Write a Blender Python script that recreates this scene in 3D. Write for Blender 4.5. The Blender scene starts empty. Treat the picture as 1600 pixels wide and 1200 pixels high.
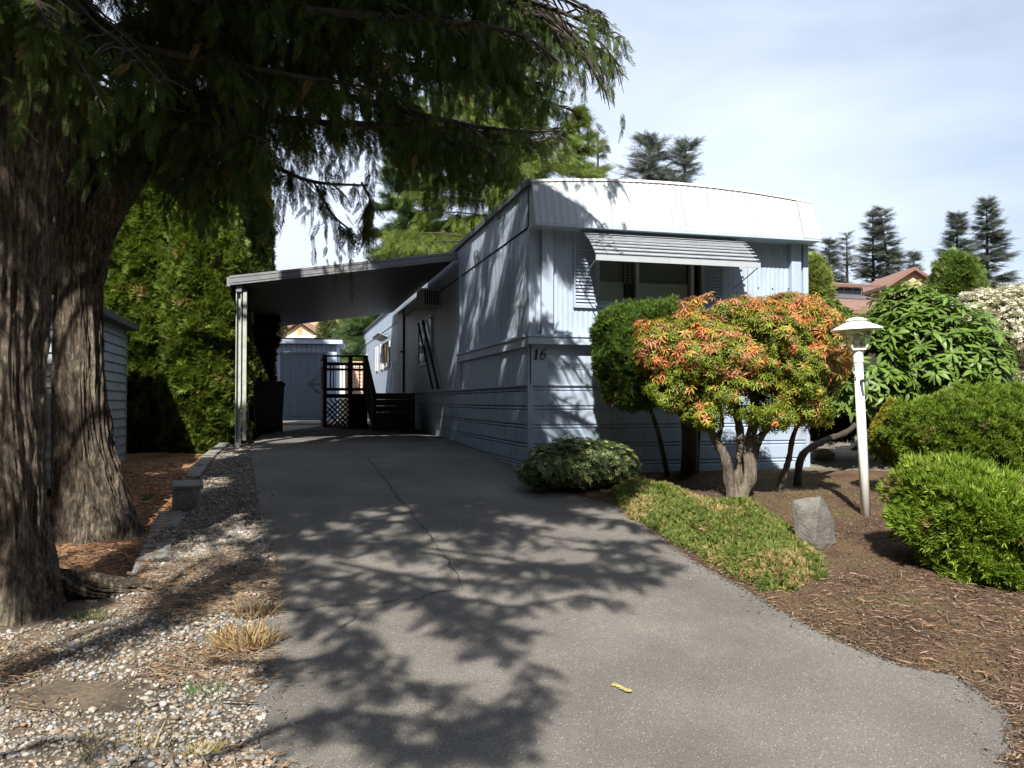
import bpy, math, random
import numpy as np
from mathutils import Vector, Matrix

# ------------------------------------------------------------------ camera, world, sun, exposure
random.seed(7)
RNG = np.random.default_rng(7)
SC = bpy.context.scene
C = SC.collection
F = 1295.0
EYE = 1.55
PITCH = math.radians(1.24)
cam_d = bpy.data.cameras.new('camera')
cam_d.sensor_width = 36.0
cam_d.lens = F / 1600 * 36
cam_d.clip_end = 2000
cam_d.clip_start = 0.05
cam = bpy.data.objects.new('camera', cam_d)
cam.location = (0, 0, EYE)
cam.rotation_euler = (math.radians(90) + PITCH, 0, 0)
C.objects.link(cam)
SC.camera = cam
SC.render.resolution_x, SC.render.resolution_y = 1024, 768

SUN_EL = math.radians(45)
SHX, SHY = 0.148, 0.989            # horizontal direction the shadows fall in
SUNV = np.array([-SHX * math.cos(SUN_EL), -SHY * math.cos(SUN_EL), math.sin(SUN_EL)])
sun_d = bpy.data.lights.new('sun', 'SUN')
sun_d.energy = 4.9
sun_d.angle = math.radians(0.55)
sun_d.color = (1.0, 0.945, 0.86)
sun = bpy.data.objects.new('sun', sun_d)
sun.rotation_euler = Vector(SUNV).to_track_quat('Z', 'Y').to_euler()
C.objects.link(sun)

W = bpy.data.worlds.new('World')
SC.world = W
W.use_nodes = True
wt = W.node_tree
wt.nodes.clear()
def wn(t, **k):
    n = wt.nodes.new(t)
    for a, b in k.items():
        setattr(n, a, b)
    return n
sky = wn('ShaderNodeTexSky', sky_type='NISHITA')
sky.sun_disc = False
sky.sun_elevation = SUN_EL
sky.sun_rotation = math.atan2(SUNV[0], SUNV[1])
sky.air_density = 1.0
sky.dust_density = 0.7
sky.ozone_density = 2.0
tc = wn('ShaderNodeTexCoord')
mp = wn('ShaderNodeMapping')
mp.inputs['Scale'].default_value = (1.0, 1.0, 3.2)
mp.inputs['Rotation'].default_value = (0.25, 0.3, 0.4)
mp.inputs['Location'].default_value = (0.62, 0.1, 0.35)
nz = wn('ShaderNodeTexNoise')
nz.inputs['Scale'].default_value = 1.25
nz.inputs['Detail'].default_value = 7
nz.inputs['Roughness'].default_value = 0.5
nz.inputs['Distortion'].default_value = 0.25
rp = wn('ShaderNodeValToRGB')
rp.color_ramp.elements[0].position = 0.38
rp.color_ramp.elements[0].color = (0.50, 0.50, 0.50, 1)
rp.color_ramp.elements[1].position = 0.60
rp.color_ramp.elements[1].color = (0.97, 0.97, 0.97, 1)
mx = wn('ShaderNodeMix', data_type='RGBA')
mx.inputs[7].default_value = (9.0, 10.1, 12.2, 1)      # thin high cloud, in the sky texture's own units
bg = wn('ShaderNodeBackground')
bg.inputs['Strength'].default_value = 0.050
wo = wn('ShaderNodeOutputWorld')
L = wt.links.new
L(tc.outputs['Generated'], mp.inputs[0]); L(mp.outputs[0], nz.inputs['Vector'])
L(nz.outputs['Fac'], rp.inputs[0]); L(rp.outputs[0], mx.inputs[0])
L(sky.outputs[0], mx.inputs[6]); L(mx.outputs[2], bg.inputs[0]); L(bg.outputs[0], wo.inputs[0])

SC.view_settings.view_transform = 'Standard'
SC.view_settings.look = 'None'
SC.view_settings.exposure = 1.08
SC.view_settings.gamma = 1.0
SC.cycles.max_bounces = 6
SC.cycles.diffuse_bounces = 3
SC.cycles.transparent_max_bounces = 8
SC.cycles.use_denoising = True

# ------------------------------------------------------------------ geometry helpers
def link(o, parent=None):
    C.objects.link(o)
    if parent is not None:
        o.parent = parent
    return o

def tag(o, label=None, cat=None, group=None, kind=None):
    if label: o['label'] = label
    if cat: o['category'] = cat
    if group: o['group'] = group
    if kind: o['kind'] = kind
    return o

def empty(name, label, cat, group=None, loc=(0, 0, 0)):
    o = bpy.data.objects.new(name, None)
    o.empty_display_size = 0.2
    o.location = loc
    link(o)
    return tag(o, label, cat, group)

def to_mesh(o):
    dg = bpy.context.evaluated_depsgraph_get(); dg.update()
    me = bpy.data.meshes.new_from_object(o.evaluated_get(dg))
    n = bpy.data.objects.new(o.name, me); nm = o.name
    n.parent = o.parent; n.location = o.location; n.rotation_euler = o.rotation_euler; n.scale = o.scale
    bpy.data.objects.remove(o); n.name = nm; C.objects.link(n)
    return n

class MB:
    """collects polygons"""
    def __init__(s):
        s.v = []; s.f = []
    def add(s, V, Fc):
        b = len(s.v)
        s.v.extend([tuple(map(float, p)) for p in V])
        s.f.extend([tuple(b + i for i in f) for f in Fc])
        return s
    def obox(s, c, ax, ay, az):
        """box with centre c and half-axis vectors"""
        c, ax, ay, az = map(np.array, (c, ax, ay, az))
        V = [c + i * ax + j * ay + k * az for k in (-1, 1) for j in (-1, 1) for i in (-1, 1)]
        return s.add(V, [(0, 2, 3, 1), (4, 5, 7, 6), (0, 1, 5, 4), (2, 6, 7, 3), (0, 4, 6, 2), (1, 3, 7, 5)])
    def box(s, x0, x1, y0, y1, z0, z1):
        return s.obox(((x0+x1)/2, (y0+y1)/2, (z0+z1)/2), (abs(x1-x0)/2, 0, 0), (0, abs(y1-y0)/2, 0), (0, 0, abs(z1-z0)/2))
    def bar(s, p, q, w, h=None, up=(0, 0, 1)):
        p, q = Vector(p), Vector(q)
        h = h or w
        d = (q - p)
        u = Vector(up)
        if abs(d.normalized().dot(u)) > 0.98: u = Vector((0, 1, 0))
        a = d.cross(u).normalized() * (w / 2)
        b = a.cross(d).normalized() * (h / 2)
        return s.obox((p + q) / 2, d / 2, a, b)
    def tube(s, pts, rad, n=8, cap=True):
        pts = [Vector(p) for p in pts]
        base = len(s.v)
        prev = None
        for i, p in enumerate(pts):
            t = (pts[min(i+1, len(pts)-1)] - pts[max(i-1, 0)]).normalized()
            if prev is None:
                a = t.orthogonal().normalized()
            else:
                a = (prev - t * prev.dot(t)).normalized()
            prev = a
            b = t.cross(a)
            r = rad[i] if hasattr(rad, '__len__') else rad
            for k in range(n):
                w = 2 * math.pi * k / n
                s.v.append(tuple(p + (a * math.cos(w) + b * math.sin(w)) * r))
        for i in range(len(pts) - 1):
            for k in range(n):
                k2 = (k + 1) % n
                s.f.append((base + i*n + k, base + i*n + k2, base + (i+1)*n + k2, base + (i+1)*n + k))
        if cap:
            s.f.append(tuple(base + k for k in reversed(range(n))))
            e = base + (len(pts)-1)*n
            s.f.append(tuple(e + k for k in range(n)))
        return s
    def mesh(s, name, mat, smooth=False):
        me = bpy.data.meshes.new(name)
        me.from_pydata(s.v, [], s.f)
        me.materials.append(mat)
        if smooth:
            me.shade_smooth()
        me.update()
        return me
    def obj(s, name, mat, parent=None, smooth=False, bevel=0, loc=None):
        me = s.mesh(name, mat, smooth)
        o = bpy.data.objects.new(name, me)
        link(o, parent)
        if loc is not None: o.location = loc
        if bevel:
            m = o.modifiers.new('bevel', 'BEVEL')
            m.width = bevel; m.segments = 2; m.limit_method = 'ANGLE'
        return o

def np_mesh(name, V, T, mat, col=None, smooth=False):
    """fast triangle/quad mesh from arrays; T is (n,3) or (n,4)"""
    me = bpy.data.meshes.new(name)
    V = np.ascontiguousarray(V, dtype=np.float32)
    T = np.ascontiguousarray(T, dtype=np.int32)
    k = T.shape[1]
    me.vertices.add(len(V)); me.vertices.foreach_set('co', V.ravel())
    me.loops.add(T.size); me.loops.foreach_set('vertex_index', T.ravel())
    me.polygons.add(len(T)); me.polygons.foreach_set('loop_start', np.arange(0, T.size, k, dtype=np.int32))
    if smooth:
        me.polygons.foreach_set('use_smooth', np.ones(len(T), dtype=bool))
    if col is not None:
        a = me.color_attributes.new('Col', 'FLOAT_COLOR', 'POINT')
        cc = np.ones((len(V), 4), dtype=np.float32); cc[:, :3] = col
        a.data.foreach_set('color', cc.ravel())
    me.materials.append(mat)
    me.update(calc_edges=True)
    return me

def np_obj(name, V, T, mat, parent=None, col=None, smooth=False, kind=None):
    o = bpy.data.objects.new(name, np_mesh(name, V, T, mat, col, smooth))
    link(o, parent)
    if kind: o['kind'] = kind
    return o

def nrm(a):
    return a / np.maximum(np.linalg.norm(a, axis=-1, keepdims=True), 1e-9)

def bake(proto, P, D, S, col, roll=None, up=None, SX=None):
    """copies of proto (V,T): local +Z along D, scale S; returns V,T,col. roll in radians, else `up` picks local +Y"""
    PV, PT = proto
    n = len(P)
    D = nrm(D)
    if up is not None:
        Xa = nrm(np.cross(up, D)); 
    else:
        h = np.where(np.abs(D[:, 2:3]) > 0.9, np.array([[1., 0, 0]]), np.array([[0, 0, 1.]]))
        Xa = nrm(np.cross(h, D))
    Ya = np.cross(D, Xa)
    if roll is not None:
        c, s_ = np.cos(roll)[:, None], np.sin(roll)[:, None]
        Xa, Ya = Xa * c + Ya * s_, Ya * c - Xa * s_
    S = np.asarray(S).reshape(n, 1, 1)
    sx = S if SX is None else np.asarray(SX).reshape(n, 1, 1)
    V = (P[:, None, :] + sx * PV[None, :, 0:1] * Xa[:, None, :] + S * PV[None, :, 1:2] * Ya[:, None, :] + S * PV[None, :, 2:3] * D[:, None, :])
    m = len(PV)
    T = (PT[None, :, :] + (np.arange(n) * m)[:, None, None]).reshape(-1, PT.shape[1])
    cc = np.repeat(col, m, axis=0) if col is not None else None
    return V.reshape(-1, 3), T, cc

def merge(parts):
    Vs, Ts, Cs, b = [], [], [], 0
    for V, T, c in parts:
        Vs.append(V); Ts.append(T + b); Cs.append(c); b += len(V)
    return np.concatenate(Vs), np.concatenate(Ts), np.concatenate(Cs)

_TREES = {}
def gn_tree(k):
    """instances the k small meshes kept in the object's own mesh (attribute pid >= 0) on its loose points (pid < 0)"""
    if k in _TREES: return _TREES[k]
    t = bpy.data.node_groups.new('scatter', 'GeometryNodeTree')
    t.interface.new_socket('Geometry', in_out='INPUT', socket_type='NodeSocketGeometry')
    t.interface.new_socket('Geometry', in_out='OUTPUT', socket_type='NodeSocketGeometry')
    N, K = t.nodes.new, t.links.new
    gi, go = N('NodeGroupInput'), N('NodeGroupOutput')
    def named(nm, ty):
        n = N('GeometryNodeInputNamedAttribute'); n.data_type = ty; n.inputs['Name'].default_value = nm; return n.outputs['Attribute']
    pid = named('pid', 'INT')
    def sep(v):
        c = N('FunctionNodeCompare'); c.data_type = 'INT'; c.operation = 'EQUAL'
        K(pid, c.inputs[2]); c.inputs[3].default_value = v
        s_ = N('GeometryNodeSeparateGeometry'); s_.domain = 'POINT'
        K(gi.outputs[0], s_.inputs['Geometry']); K(c.outputs[0], s_.inputs['Selection'])
        return s_.outputs['Selection']
    pts = sep(-1)
    j = N('GeometryNodeGeometryToInstance')
    for q in reversed(range(k)): K(sep(q), j.inputs[0])
    ip = N('GeometryNodeInstanceOnPoints')
    ip.inputs['Pick Instance'].default_value = True
    K(pts, ip.inputs['Points']); K(j.outputs[0], ip.inputs['Instance'])
    K(named('which', 'INT'), ip.inputs['Instance Index'])
    K(named('rot', 'FLOAT_VECTOR'), ip.inputs['Rotation']); K(named('scl', 'FLOAT_VECTOR'), ip.inputs['Scale'])
    K(ip.outputs[0], go.inputs[0])
    _TREES[k] = t
    return t

def frames(P, D, S, roll=None, up=None, SX=None):
    n = len(P); D = nrm(D)
    if up is not None: Xa = nrm(np.cross(up, D))
    else:
        h = np.where(np.abs(D[:, 2:3]) > 0.9, np.array([[1., 0, 0]]), np.array([[0, 0, 1.]]))
        Xa = nrm(np.cross(h, D))
    Ya = np.cross(D, Xa)
    if roll is not None:
        c, s_ = np.cos(roll)[:, None], np.sin(roll)[:, None]
        Xa, Ya = Xa*c + Ya*s_, Ya*c - Xa*s_
    ey = -np.arcsin(np.clip(Xa[:, 2], -1, 1)); ex = np.arctan2(Ya[:, 2], D[:, 2]); ez = np.arctan2(Xa[:, 1], Xa[:, 0])
    S = np.broadcast_to(np.asarray(S, float), (n,)); SX = S if SX is None else SX
    return np.stack([ex, ey, ez], 1), np.stack([SX, S, S], 1)

def inst(name, protos, w, P, D, S, col, material, parent=None, off=(0, 0, 0), kind='stuff', smooth=False, **k):
    n = len(P)
    rot, scl = frames(P, D, S, **k)
    Vs = [np.asarray(P) - np.asarray(off)]; Ts = []; pid = [np.full(n, -1)]; b = n
    for q, (pv, pt) in enumerate(protos):
        Vs.append(pv); Ts.append(pt + b); pid.append(np.full(len(pv), q)); b += len(pv)
    m = b - n
    me = np_mesh(name, np.concatenate(Vs), np.concatenate(Ts), material, None, smooth)
    def att(nm, ty, arr, key='value'):
        a = me.attributes.new(nm, ty, 'POINT'); a.data.foreach_set(key, arr.ravel())
    att('pid', 'INT', np.concatenate(pid).astype(np.int32))
    att('which', 'INT', np.r_[w, np.zeros(m)].astype(np.int32))
    z = np.zeros((m, 3))
    att('rot', 'FLOAT_VECTOR', np.concatenate([rot, z]).astype(np.float32), 'vector')
    att('scl', 'FLOAT_VECTOR', np.concatenate([scl, z]).astype(np.float32), 'vector')
    cc = np.ones((b, 4), np.float32); cc[:n, :3] = col
    att('Col', 'FLOAT_COLOR', cc, 'color')
    o = bpy.data.objects.new(name, me); link(o, parent)
    md = o.modifiers.new('scatter', 'NODES'); md.node_group = gn_tree(len(protos))
    if kind: o['kind'] = kind
    return o

def cluster(mk, n, spread=.35, cone=.7, sc=(.6, .9), seed=0):
    """one prototype made of several smaller ones fanning out of a short twig"""
    r = np.random.default_rng(seed); Vs = []; Ts = []; b = 0
    for i in range(n):
        pv, pt = mk[i % len(mk)]
        d = nrm(np.array([r.normal(0, cone*.6), r.normal(0, cone*.6), 1.]))
        p = np.array([r.normal(0, spread*.35), r.normal(0, spread*.35), r.uniform(-.15, .45)])
        V, T, _ = bake((pv, pt), p[None], d[None], np.array([r.uniform(*sc)]), None, roll=np.array([r.uniform(0, 6.28)]))
        Vs.append(V); Ts.append(T + b); b += len(V)
    return np.concatenate(Vs), np.concatenate(Ts)

_G = RNG.random((256, 256))
def vnoise(x, y, ox=0.0, oy=0.0):
    """smooth value noise, arrays in, 0..1 out"""
    x = np.asarray(x, float) + ox; y = np.asarray(y, float) + oy
    xi = np.floor(x).astype(int); yi = np.floor(y).astype(int)
    fx = x - xi; fy = y - yi
    fx = fx*fx*(3-2*fx); fy = fy*fy*(3-2*fy)
    a = _G[xi % 256, yi % 256]; b = _G[(xi+1) % 256, yi % 256]
    c = _G[xi % 256, (yi+1) % 256]; d = _G[(xi+1) % 256, (yi+1) % 256]
    return (a*(1-fx)+b*fx)*(1-fy) + (c*(1-fx)+d*fx)*fy

def ss(e0, e1, x):
    t = np.clip((x - e0) / (e1 - e0), 0, 1)
    return t*t*(3-2*t)

# ------------------------------------------------------------------ the lie of the land
_gy = np.linspace(-60, 400, 9201)
_gz = np.interp(_gy, [-60, -10, 0, 3.4, 5, 6.3, 7.7, 9.5, 11, 14, 18, 26, 60, 120, 400],
                [-.6, -.15, 0, .06, .17, .31, .455, .65, .80, .90, .94, 1.0, 1.3, 2.2, 4])
_k = np.ones(24) / 24
_gz = np.convolve(np.pad(_gz, 12, mode='edge'), _k, mode='same')[12:-12]
def g0(Y):
    return np.interp(Y, _gy, _gz)
def ray(x, y):
    u = (x - 800) / F; v = (600 - y) / F
    return np.array([u, math.cos(PITCH) - v*math.sin(PITCH), math.sin(PITCH) + v*math.cos(PITCH)])
def at(x, y, Y):
    """world point seen at photo pixel x,y at world depth Y"""
    d = ray(x, y)
    return np.array([0, 0, EYE]) + d * (Y / d[1])
def gp(x, y):
    d = ray(x, y)
    t = np.linspace(1, 120, 24000)
    z = EYE + d[2]*t - g0(d[1]*t)
    i = int(np.argmax(z <= 0))
    return np.array([d[0]*t[i], d[1]*t[i]])

# garden edging line on the left, driveway edges
curb_px = [(357, 690), (300, 748), (268, 800), (248, 850), (228, 905)]
CURB = np.array([gp(*p) for p in curb_px])[::-1]
dl_px = [(412, 1200), (398, 1110), (405, 1020), (420, 940), (418, 870), (405, 800), (398, 750), (392, 715), (398, 690)]
DL = np.array([gp(*p) for p in dl_px])
dr_px = [(1572, 1200), (1584, 1160), (1578, 1120), (1500, 1060), (1420, 1046), (1300, 1000), (1230, 962), (1160, 920), (1100, 888), (1060, 862), (1010, 825), (975, 795), (905, 775), (812, 742)]
DR = np.array([gp(*p) for p in dr_px])
def XL(Y):
    return np.interp(Y, np.r_[-6, 1.5, DL[:, 1], 25], np.r_[-1.2, -0.9, DL[:, 0], -7.0])
def XR(Y):
    ys = DR[:, 1]; o = np.argsort(ys)
    return np.interp(Y, np.r_[ys[o], 25], np.r_[DR[o, 0], -3.9])
def XC(Y):
    return np.interp(Y, CURB[:, 1], CURB[:, 0])
CY0, CY1 = CURB[0, 1], CURB[-1, 1]
def g(X, Y):
    X = np.asarray(X, float); Y = np.asarray(Y, float)
    z = g0(Y)
    low = 0.13 * ss(0, .22, XC(Y) - X) * ss(CY0 - .5, CY0 + .15, Y)
    bump = 0.05 * ss(0, .5, X - XR(Y)) * ss(3.5, 5, Y) * (1 - ss(8.5, 9.3, Y))
    return z - low + bump

# ------------------------------------------------------------------ materials
MATS = {}
def nodes(name):
    m = bpy.data.materials.new(name)
    m.use_nodes = True
    return m, m.node_tree, m.node_tree.nodes['Principled BSDF']

def mat(name, c1, c2=None, rough=.7, scale=6, detail=6, stretch=(1, 1, 1), bump=0.0, bscale=None, dirt=None, dscale=2.0, dlo=.5, dhi=.75,
        metallic=0, spec=.4, coords='Object', c3=None):
    if name in MATS: return MATS[name]
    m, t, b = nodes(name)
    N, K = t.nodes.new, t.links.new
    b.inputs['Roughness'].default_value = rough
    b.inputs['Metallic'].default_value = metallic
    b.inputs['Specular IOR Level'].default_value = spec
    tcn = N('ShaderNodeTexCoord'); mpn = N('ShaderNodeMapping')
    mpn.inputs['Scale'].default_value = stretch
    K(tcn.outputs[coords], mpn.inputs[0])
    n1 = N('ShaderNodeTexNoise'); n1.inputs['Scale'].default_value = scale; n1.inputs['Detail'].default_value = detail
    n1.inputs['Roughness'].default_value = .65
    K(mpn.outputs[0], n1.inputs['Vector'])
    r = N('ShaderNodeValToRGB')
    r.color_ramp.elements[0].position = .32; r.color_ramp.elements[1].position = .68
    r.color_ramp.elements[0].color = (*c1, 1)
    r.color_ramp.elements[1].color = (*(c2 or c1), 1)
    if c3:
        e = r.color_ramp.elements.new(.5); e.color = (*c3, 1)
    K(n1.outputs['Fac'], r.inputs[0])
    out = r.outputs[0]
    if dirt:
        n2 = N('ShaderNodeTexNoise'); n2.inputs['Scale'].default_value = dscale; n2.inputs['Detail'].default_value = 8
        n2.inputs['Roughness'].default_value = .7
        K(mpn.outputs[0], n2.inputs['Vector'])
        r2 = N('ShaderNodeValToRGB'); r2.color_ramp.elements[0].position = dlo; r2.color_ramp.elements[1].position = dhi
        K(n2.outputs['Fac'], r2.inputs[0])
        mm = N('ShaderNodeMix'); mm.data_type = 'RGBA'
        K(r2.outputs[0], mm.inputs[0]); K(out, mm.inputs[6]); mm.inputs[7].default_value = (*dirt, 1)
        out = mm.outputs[2]
    K(out, b.inputs['Base Color'])
    if bump:
        bn = N('ShaderNodeBump'); bn.inputs['Strength'].default_value = 1; bn.inputs['Distance'].default_value = bump
        n3 = N('ShaderNodeTexNoise'); n3.inputs['Scale'].default_value = bscale or scale*3; n3.inputs['Detail'].default_value = 6
        K(mpn.outputs[0], n3.inputs['Vector']); K(n3.outputs['Fac'], bn.inputs['Height']); K(bn.outputs[0], b.inputs['Normal'])
    MATS[name] = m
    return m

def leafmat(name, trans=.35, rough=.5, spec=.3, noise=.25, inst_=True):
    if name in MATS: return MATS[name]
    m, t, b = nodes(name)
    N, K = t.nodes.new, t.links.new
    a = N('ShaderNodeAttribute'); a.attribute_name = 'Col'
    a.attribute_type = 'INSTANCER' if inst_ else 'GEOMETRY'
    b.inputs['Roughness'].default_value = rough
    b.inputs['Specular IOR Level'].default_value = spec
    K(a.outputs['Color'], b.inputs['Base Color'])
    tr = N('ShaderNodeBsdfTranslucent')
    hs = N('ShaderNodeHueSaturation'); hs.inputs['Saturation'].default_value = 1.1; hs.inputs['Value'].default_value = 1.25
    K(a.outputs['Color'], hs.inputs['Color']); K(hs.outputs[0], tr.inputs[0])
    ms = N('ShaderNodeMixShader'); ms.inputs[0].default_value = trans
    K(b.outputs[0], ms.inputs[1]); K(tr.outputs[0], ms.inputs[2])
    K(ms.outputs[0], t.nodes['Material Output'].inputs['Surface'])
    MATS[name] = m
    return m

def colmat(name, rough=.8, spec=.3, nscale=60, namt=.35, inst_=False):
    """opaque, per-piece colour from the Col attribute with fine grain"""
    if name in MATS: return MATS[name]
    m, t, b = nodes(name)
    N, K = t.nodes.new, t.links.new
    a = N('ShaderNodeAttribute'); a.attribute_name = 'Col'
    a.attribute_type = 'INSTANCER' if inst_ else 'GEOMETRY'
    n = N('ShaderNodeTexNoise'); n.inputs['Scale'].default_value = nscale; n.inputs['Detail'].default_value = 4
    tcn = N('ShaderNodeTexCoord'); K(tcn.outputs['Object'], n.inputs['Vector'])
    mr = N('ShaderNodeMapRange'); mr.inputs['From Min'].default_value = .3; mr.inputs['From Max'].default_value = .7
    mr.inputs['To Min'].default_value = 1-namt; mr.inputs['To Max'].default_value = 1+namt*.5
    K(n.outputs['Fac'], mr.inputs['Value'])
    vm = N('ShaderNodeVectorMath'); vm.operation = 'SCALE'
    K(a.outputs['Color'], vm.inputs[0]); K(mr.outputs[0], vm.inputs['Scale'])
    K(vm.outputs[0], b.inputs['Base Color'])
    b.inputs['Roughness'].default_value = rough; b.inputs['Specular IOR Level'].default_value = spec
    MATS[name] = m
    return m

LEAF = leafmat('leaf_surface')
LEAF_DARK = leafmat('cedar_foliage', trans=.33, rough=.55, spec=.2)
LEAF_GLOSS = leafmat('glossy_leaf', trans=.25, rough=.42, spec=.3)
NEEDLE = leafmat('needle_foliage', trans=.25, rough=.6, spec=.2)
CHIP = colmat('loose_litter', nscale=120)
STONE = colmat('pebble', rough=.85, spec=.25, nscale=90, namt=.3, inst_=True)
LEAF_M = leafmat('single_leaf', trans=.25, rough=.42, inst_=False)
GRASSM = leafmat('blade', trans=.3, inst_=False)

SOIL = mat('soil', (.035, .022, .014), (.10, .062, .038), rough=.95, scale=14, bump=.02, bscale=60)
SIDING = mat('painted_metal_blue', (.335, .41, .515), (.37, .44, .54), rough=.5, scale=3, stretch=(1, 1, .3), dirt=(.22, .25, .28), dscale=5, dlo=.48, dhi=.88, spec=.35)
SKIRT = mat('painted_metal_skirting', (.30, .375, .48), (.335, .40, .50), rough=.5, scale=3, stretch=(1, 1, .45), dirt=(.13, .13, .12), dscale=4, dlo=.5, dhi=.82, spec=.35)
FASCIA = mat('painted_metal_pale', (.335, .37, .40), (.375, .41, .435), rough=.5, scale=3, stretch=(3.5, 3.5, .4), dirt=(.24, .255, .26), dscale=3, dlo=.48, dhi=.85)
TRIM = mat('painted_trim', (.36, .43, .52), (.42, .48, .56), rough=.5, scale=8, dirt=(.24, .25, .26), dscale=7, dlo=.55, dhi=.8)
SEAM = mat('dark_seam', (.03, .035, .04), rough=.8)
ALU = mat('bare_aluminium', (.55, .57, .58), (.48, .50, .52), rough=.4, scale=20, metallic=.3, dirt=(.3, .3, .3), dscale=9)
LOUVRE = mat('awning_metal', (.33, .36, .39), (.27, .30, .33), rough=.42, scale=10, dirt=(.17, .18, .18), dscale=9, dlo=.45, dhi=.8)
CPMET = mat('carport_metal', (.15, .165, .18), (.21, .225, .24), rough=.5, scale=7, dirt=(.14, .13, .12), dscale=4, dlo=.4, dhi=.8)
POSTM = mat('post_metal', (.42, .44, .42), (.35, .37, .35), rough=.5, scale=7, dirt=(.25, .26, .20), dscale=9, dlo=.45, dhi=.8)
DECKW = mat('dark_stained_wood', (.075, .034, .022), (.12, .058, .038), rough=.7, scale=4, stretch=(8, 8, 1), bump=.004)
WHITE = mat('white_paint', (.80, .80, .78), (.76, .76, .74), rough=.4, scale=12, spec=.5, dirt=(.6, .6, .55), dscale=8, dlo=.6, dhi=.9)
BLACKP = mat('black_plastic', (.018, .018, .02), (.025, .025, .027), rough=.42, scale=12)
INKM = mat('black_numeral', (.012, .012, .014), rough=.4)
CONC = mat('concrete', (.16, .155, .145), (.27, .26, .24), rough=.92, scale=12, bump=.006, bscale=60, dirt=(.07, .075, .055), dscale=5, dlo=.5, dhi=.7)
BRANCH = mat('branch_bark', (.032, .025, .019), (.07, .055, .042), rough=.9, scale=20, bump=.01)
INNER = mat('inner_shade_core', (.012, .014, .008), (.03, .028, .015), rough=.95, scale=30)  # twig-coloured solid cores, added to block light inside the foliage
GALV = mat('galvanised', (.28, .30, .32), (.36, .38, .40), rough=.5, scale=12, metallic=.2)

def glass_mat(name, tint, rough=.03, mixf=.5, dark=(.02, .025, .03)):
    m, t, b = nodes(name)
    N, K = t.nodes.new, t.links.new
    b.inputs['Base Color'].default_value = (*dark, 1); b.inputs['Roughness'].default_value = rough
    b.inputs['Specular IOR Level'].default_value = .8
    tr = N('ShaderNodeBsdfTransparent'); tr.inputs[0].default_value = (*tint, 1)
    ms = N('ShaderNodeMixShader'); ms.inputs[0].default_value = mixf
    K(tr.outputs[0], ms.inputs[1]); K(b.outputs[0], ms.inputs[2])
    K(ms.outputs[0], t.nodes['Material Output'].inputs['Surface'])
    return m
GLASS = glass_mat('window_glass', (.96, .98, .98), mixf=.12)
LAMPGL = glass_mat('lantern_glass', (.85, .88, .82), rough=.25, mixf=.28, dark=(.45, .46, .4))

# bark with long fibrous ridges
def bark_mat(name, c1, c2, c3):
    m, t, b = nodes(name)
    N, K = t.nodes.new, t.links.new
    tcn = N('ShaderNodeTexCoord'); mpn = N('ShaderNodeMapping'); mpn.inputs['Scale'].default_value = (1, 1, .075)
    K(tcn.outputs['Object'], mpn.inputs[0])
    n1 = N('ShaderNodeTexNoise'); n1.inputs['Scale'].default_value = 30; n1.inputs['Detail'].default_value = 12; n1.inputs['Roughness'].default_value = .7
    n1.inputs['Distortion'].default_value = .5
    K(mpn.outputs[0], n1.inputs['Vector'])
    r = N('ShaderNodeValToRGB'); e = r.color_ramp.elements
    e[0].position = .38; e[0].color = (*c1, 1); e[1].position = .64; e[1].color = (*c3, 1)
    q = e.new(.5); q.color = (*c2, 1)
    mp4 = N('ShaderNodeMapping'); mp4.inputs['Scale'].default_value = (1, 1, .38); K(tcn.outputs['Object'], mp4.inputs[0])
    n4 = N('ShaderNodeTexNoise'); n4.inputs['Scale'].default_value = 34; n4.inputs['Detail'].default_value = 8; n4.inputs['Roughness'].default_value = .7
    K(mp4.outputs[0], n4.inputs['Vector'])
    mA = N('ShaderNodeMath'); mA.operation = 'MULTIPLY'; mA.inputs[1].default_value = .58; K(n1.outputs['Fac'], mA.inputs[0])
    mB = N('ShaderNodeMath'); mB.operation = 'MULTIPLY_ADD'; mB.inputs[1].default_value = .42; K(n4.outputs['Fac'], mB.inputs[0]); K(mA.outputs[0], mB.inputs[2])
    K(mB.outputs[0], r.inputs[0])
    n2 = N('ShaderNodeTexNoise'); n2.inputs['Scale'].default_value = 2.2; n2.inputs['Detail'].default_value = 4
    K(tcn.outputs['Object'], n2.inputs['Vector'])
    mm = N('ShaderNodeMix'); mm.data_type = 'RGBA'; mm.blend_type = 'MULTIPLY'; mm.inputs[0].default_value = .6
    r3 = N('ShaderNodeValToRGB'); r3.color_ramp.elements[0].color = (.45, .38, .33, 1); r3.color_ramp.elements[0].position = .35; r3.color_ramp.elements[1].position = .65
    r3.color_ramp.elements[1].color = (1, 1, .95, 1)
    K(n2.outputs['Fac'], r3.inputs[0]); K(r.outputs[0], mm.inputs[6]); K(r3.outputs[0], mm.inputs[7])
    K(mm.outputs[2], b.inputs['Base Color'])
    b.inputs['Roughness'].default_value = .92; b.inputs['Specular IOR Level'].default_value = .15
    bn = N('ShaderNodeBump'); bn.inputs['Distance'].default_value = .07; bn.inputs['Strength'].default_value = 1
    n3 = N('ShaderNodeTexNoise'); n3.inputs['Scale'].default_value = 45; n3.inputs['Detail'].default_value = 8; n3.inputs['Roughness'].default_value = .7
    K(mpn.outputs[0], n3.inputs['Vector']); K(mB.outputs[0], bn.inputs['Height']); K(bn.outputs[0], b.inputs['Normal'])
    return m
BARK = bark_mat('cedar_bark', (.016, .013, .011), (.125, .105, .085), (.40, .345, .265))
BARK2 = bark_mat('shrub_bark', (.07, .06, .05), (.20, .17, .14), (.38, .34, .28))

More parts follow.
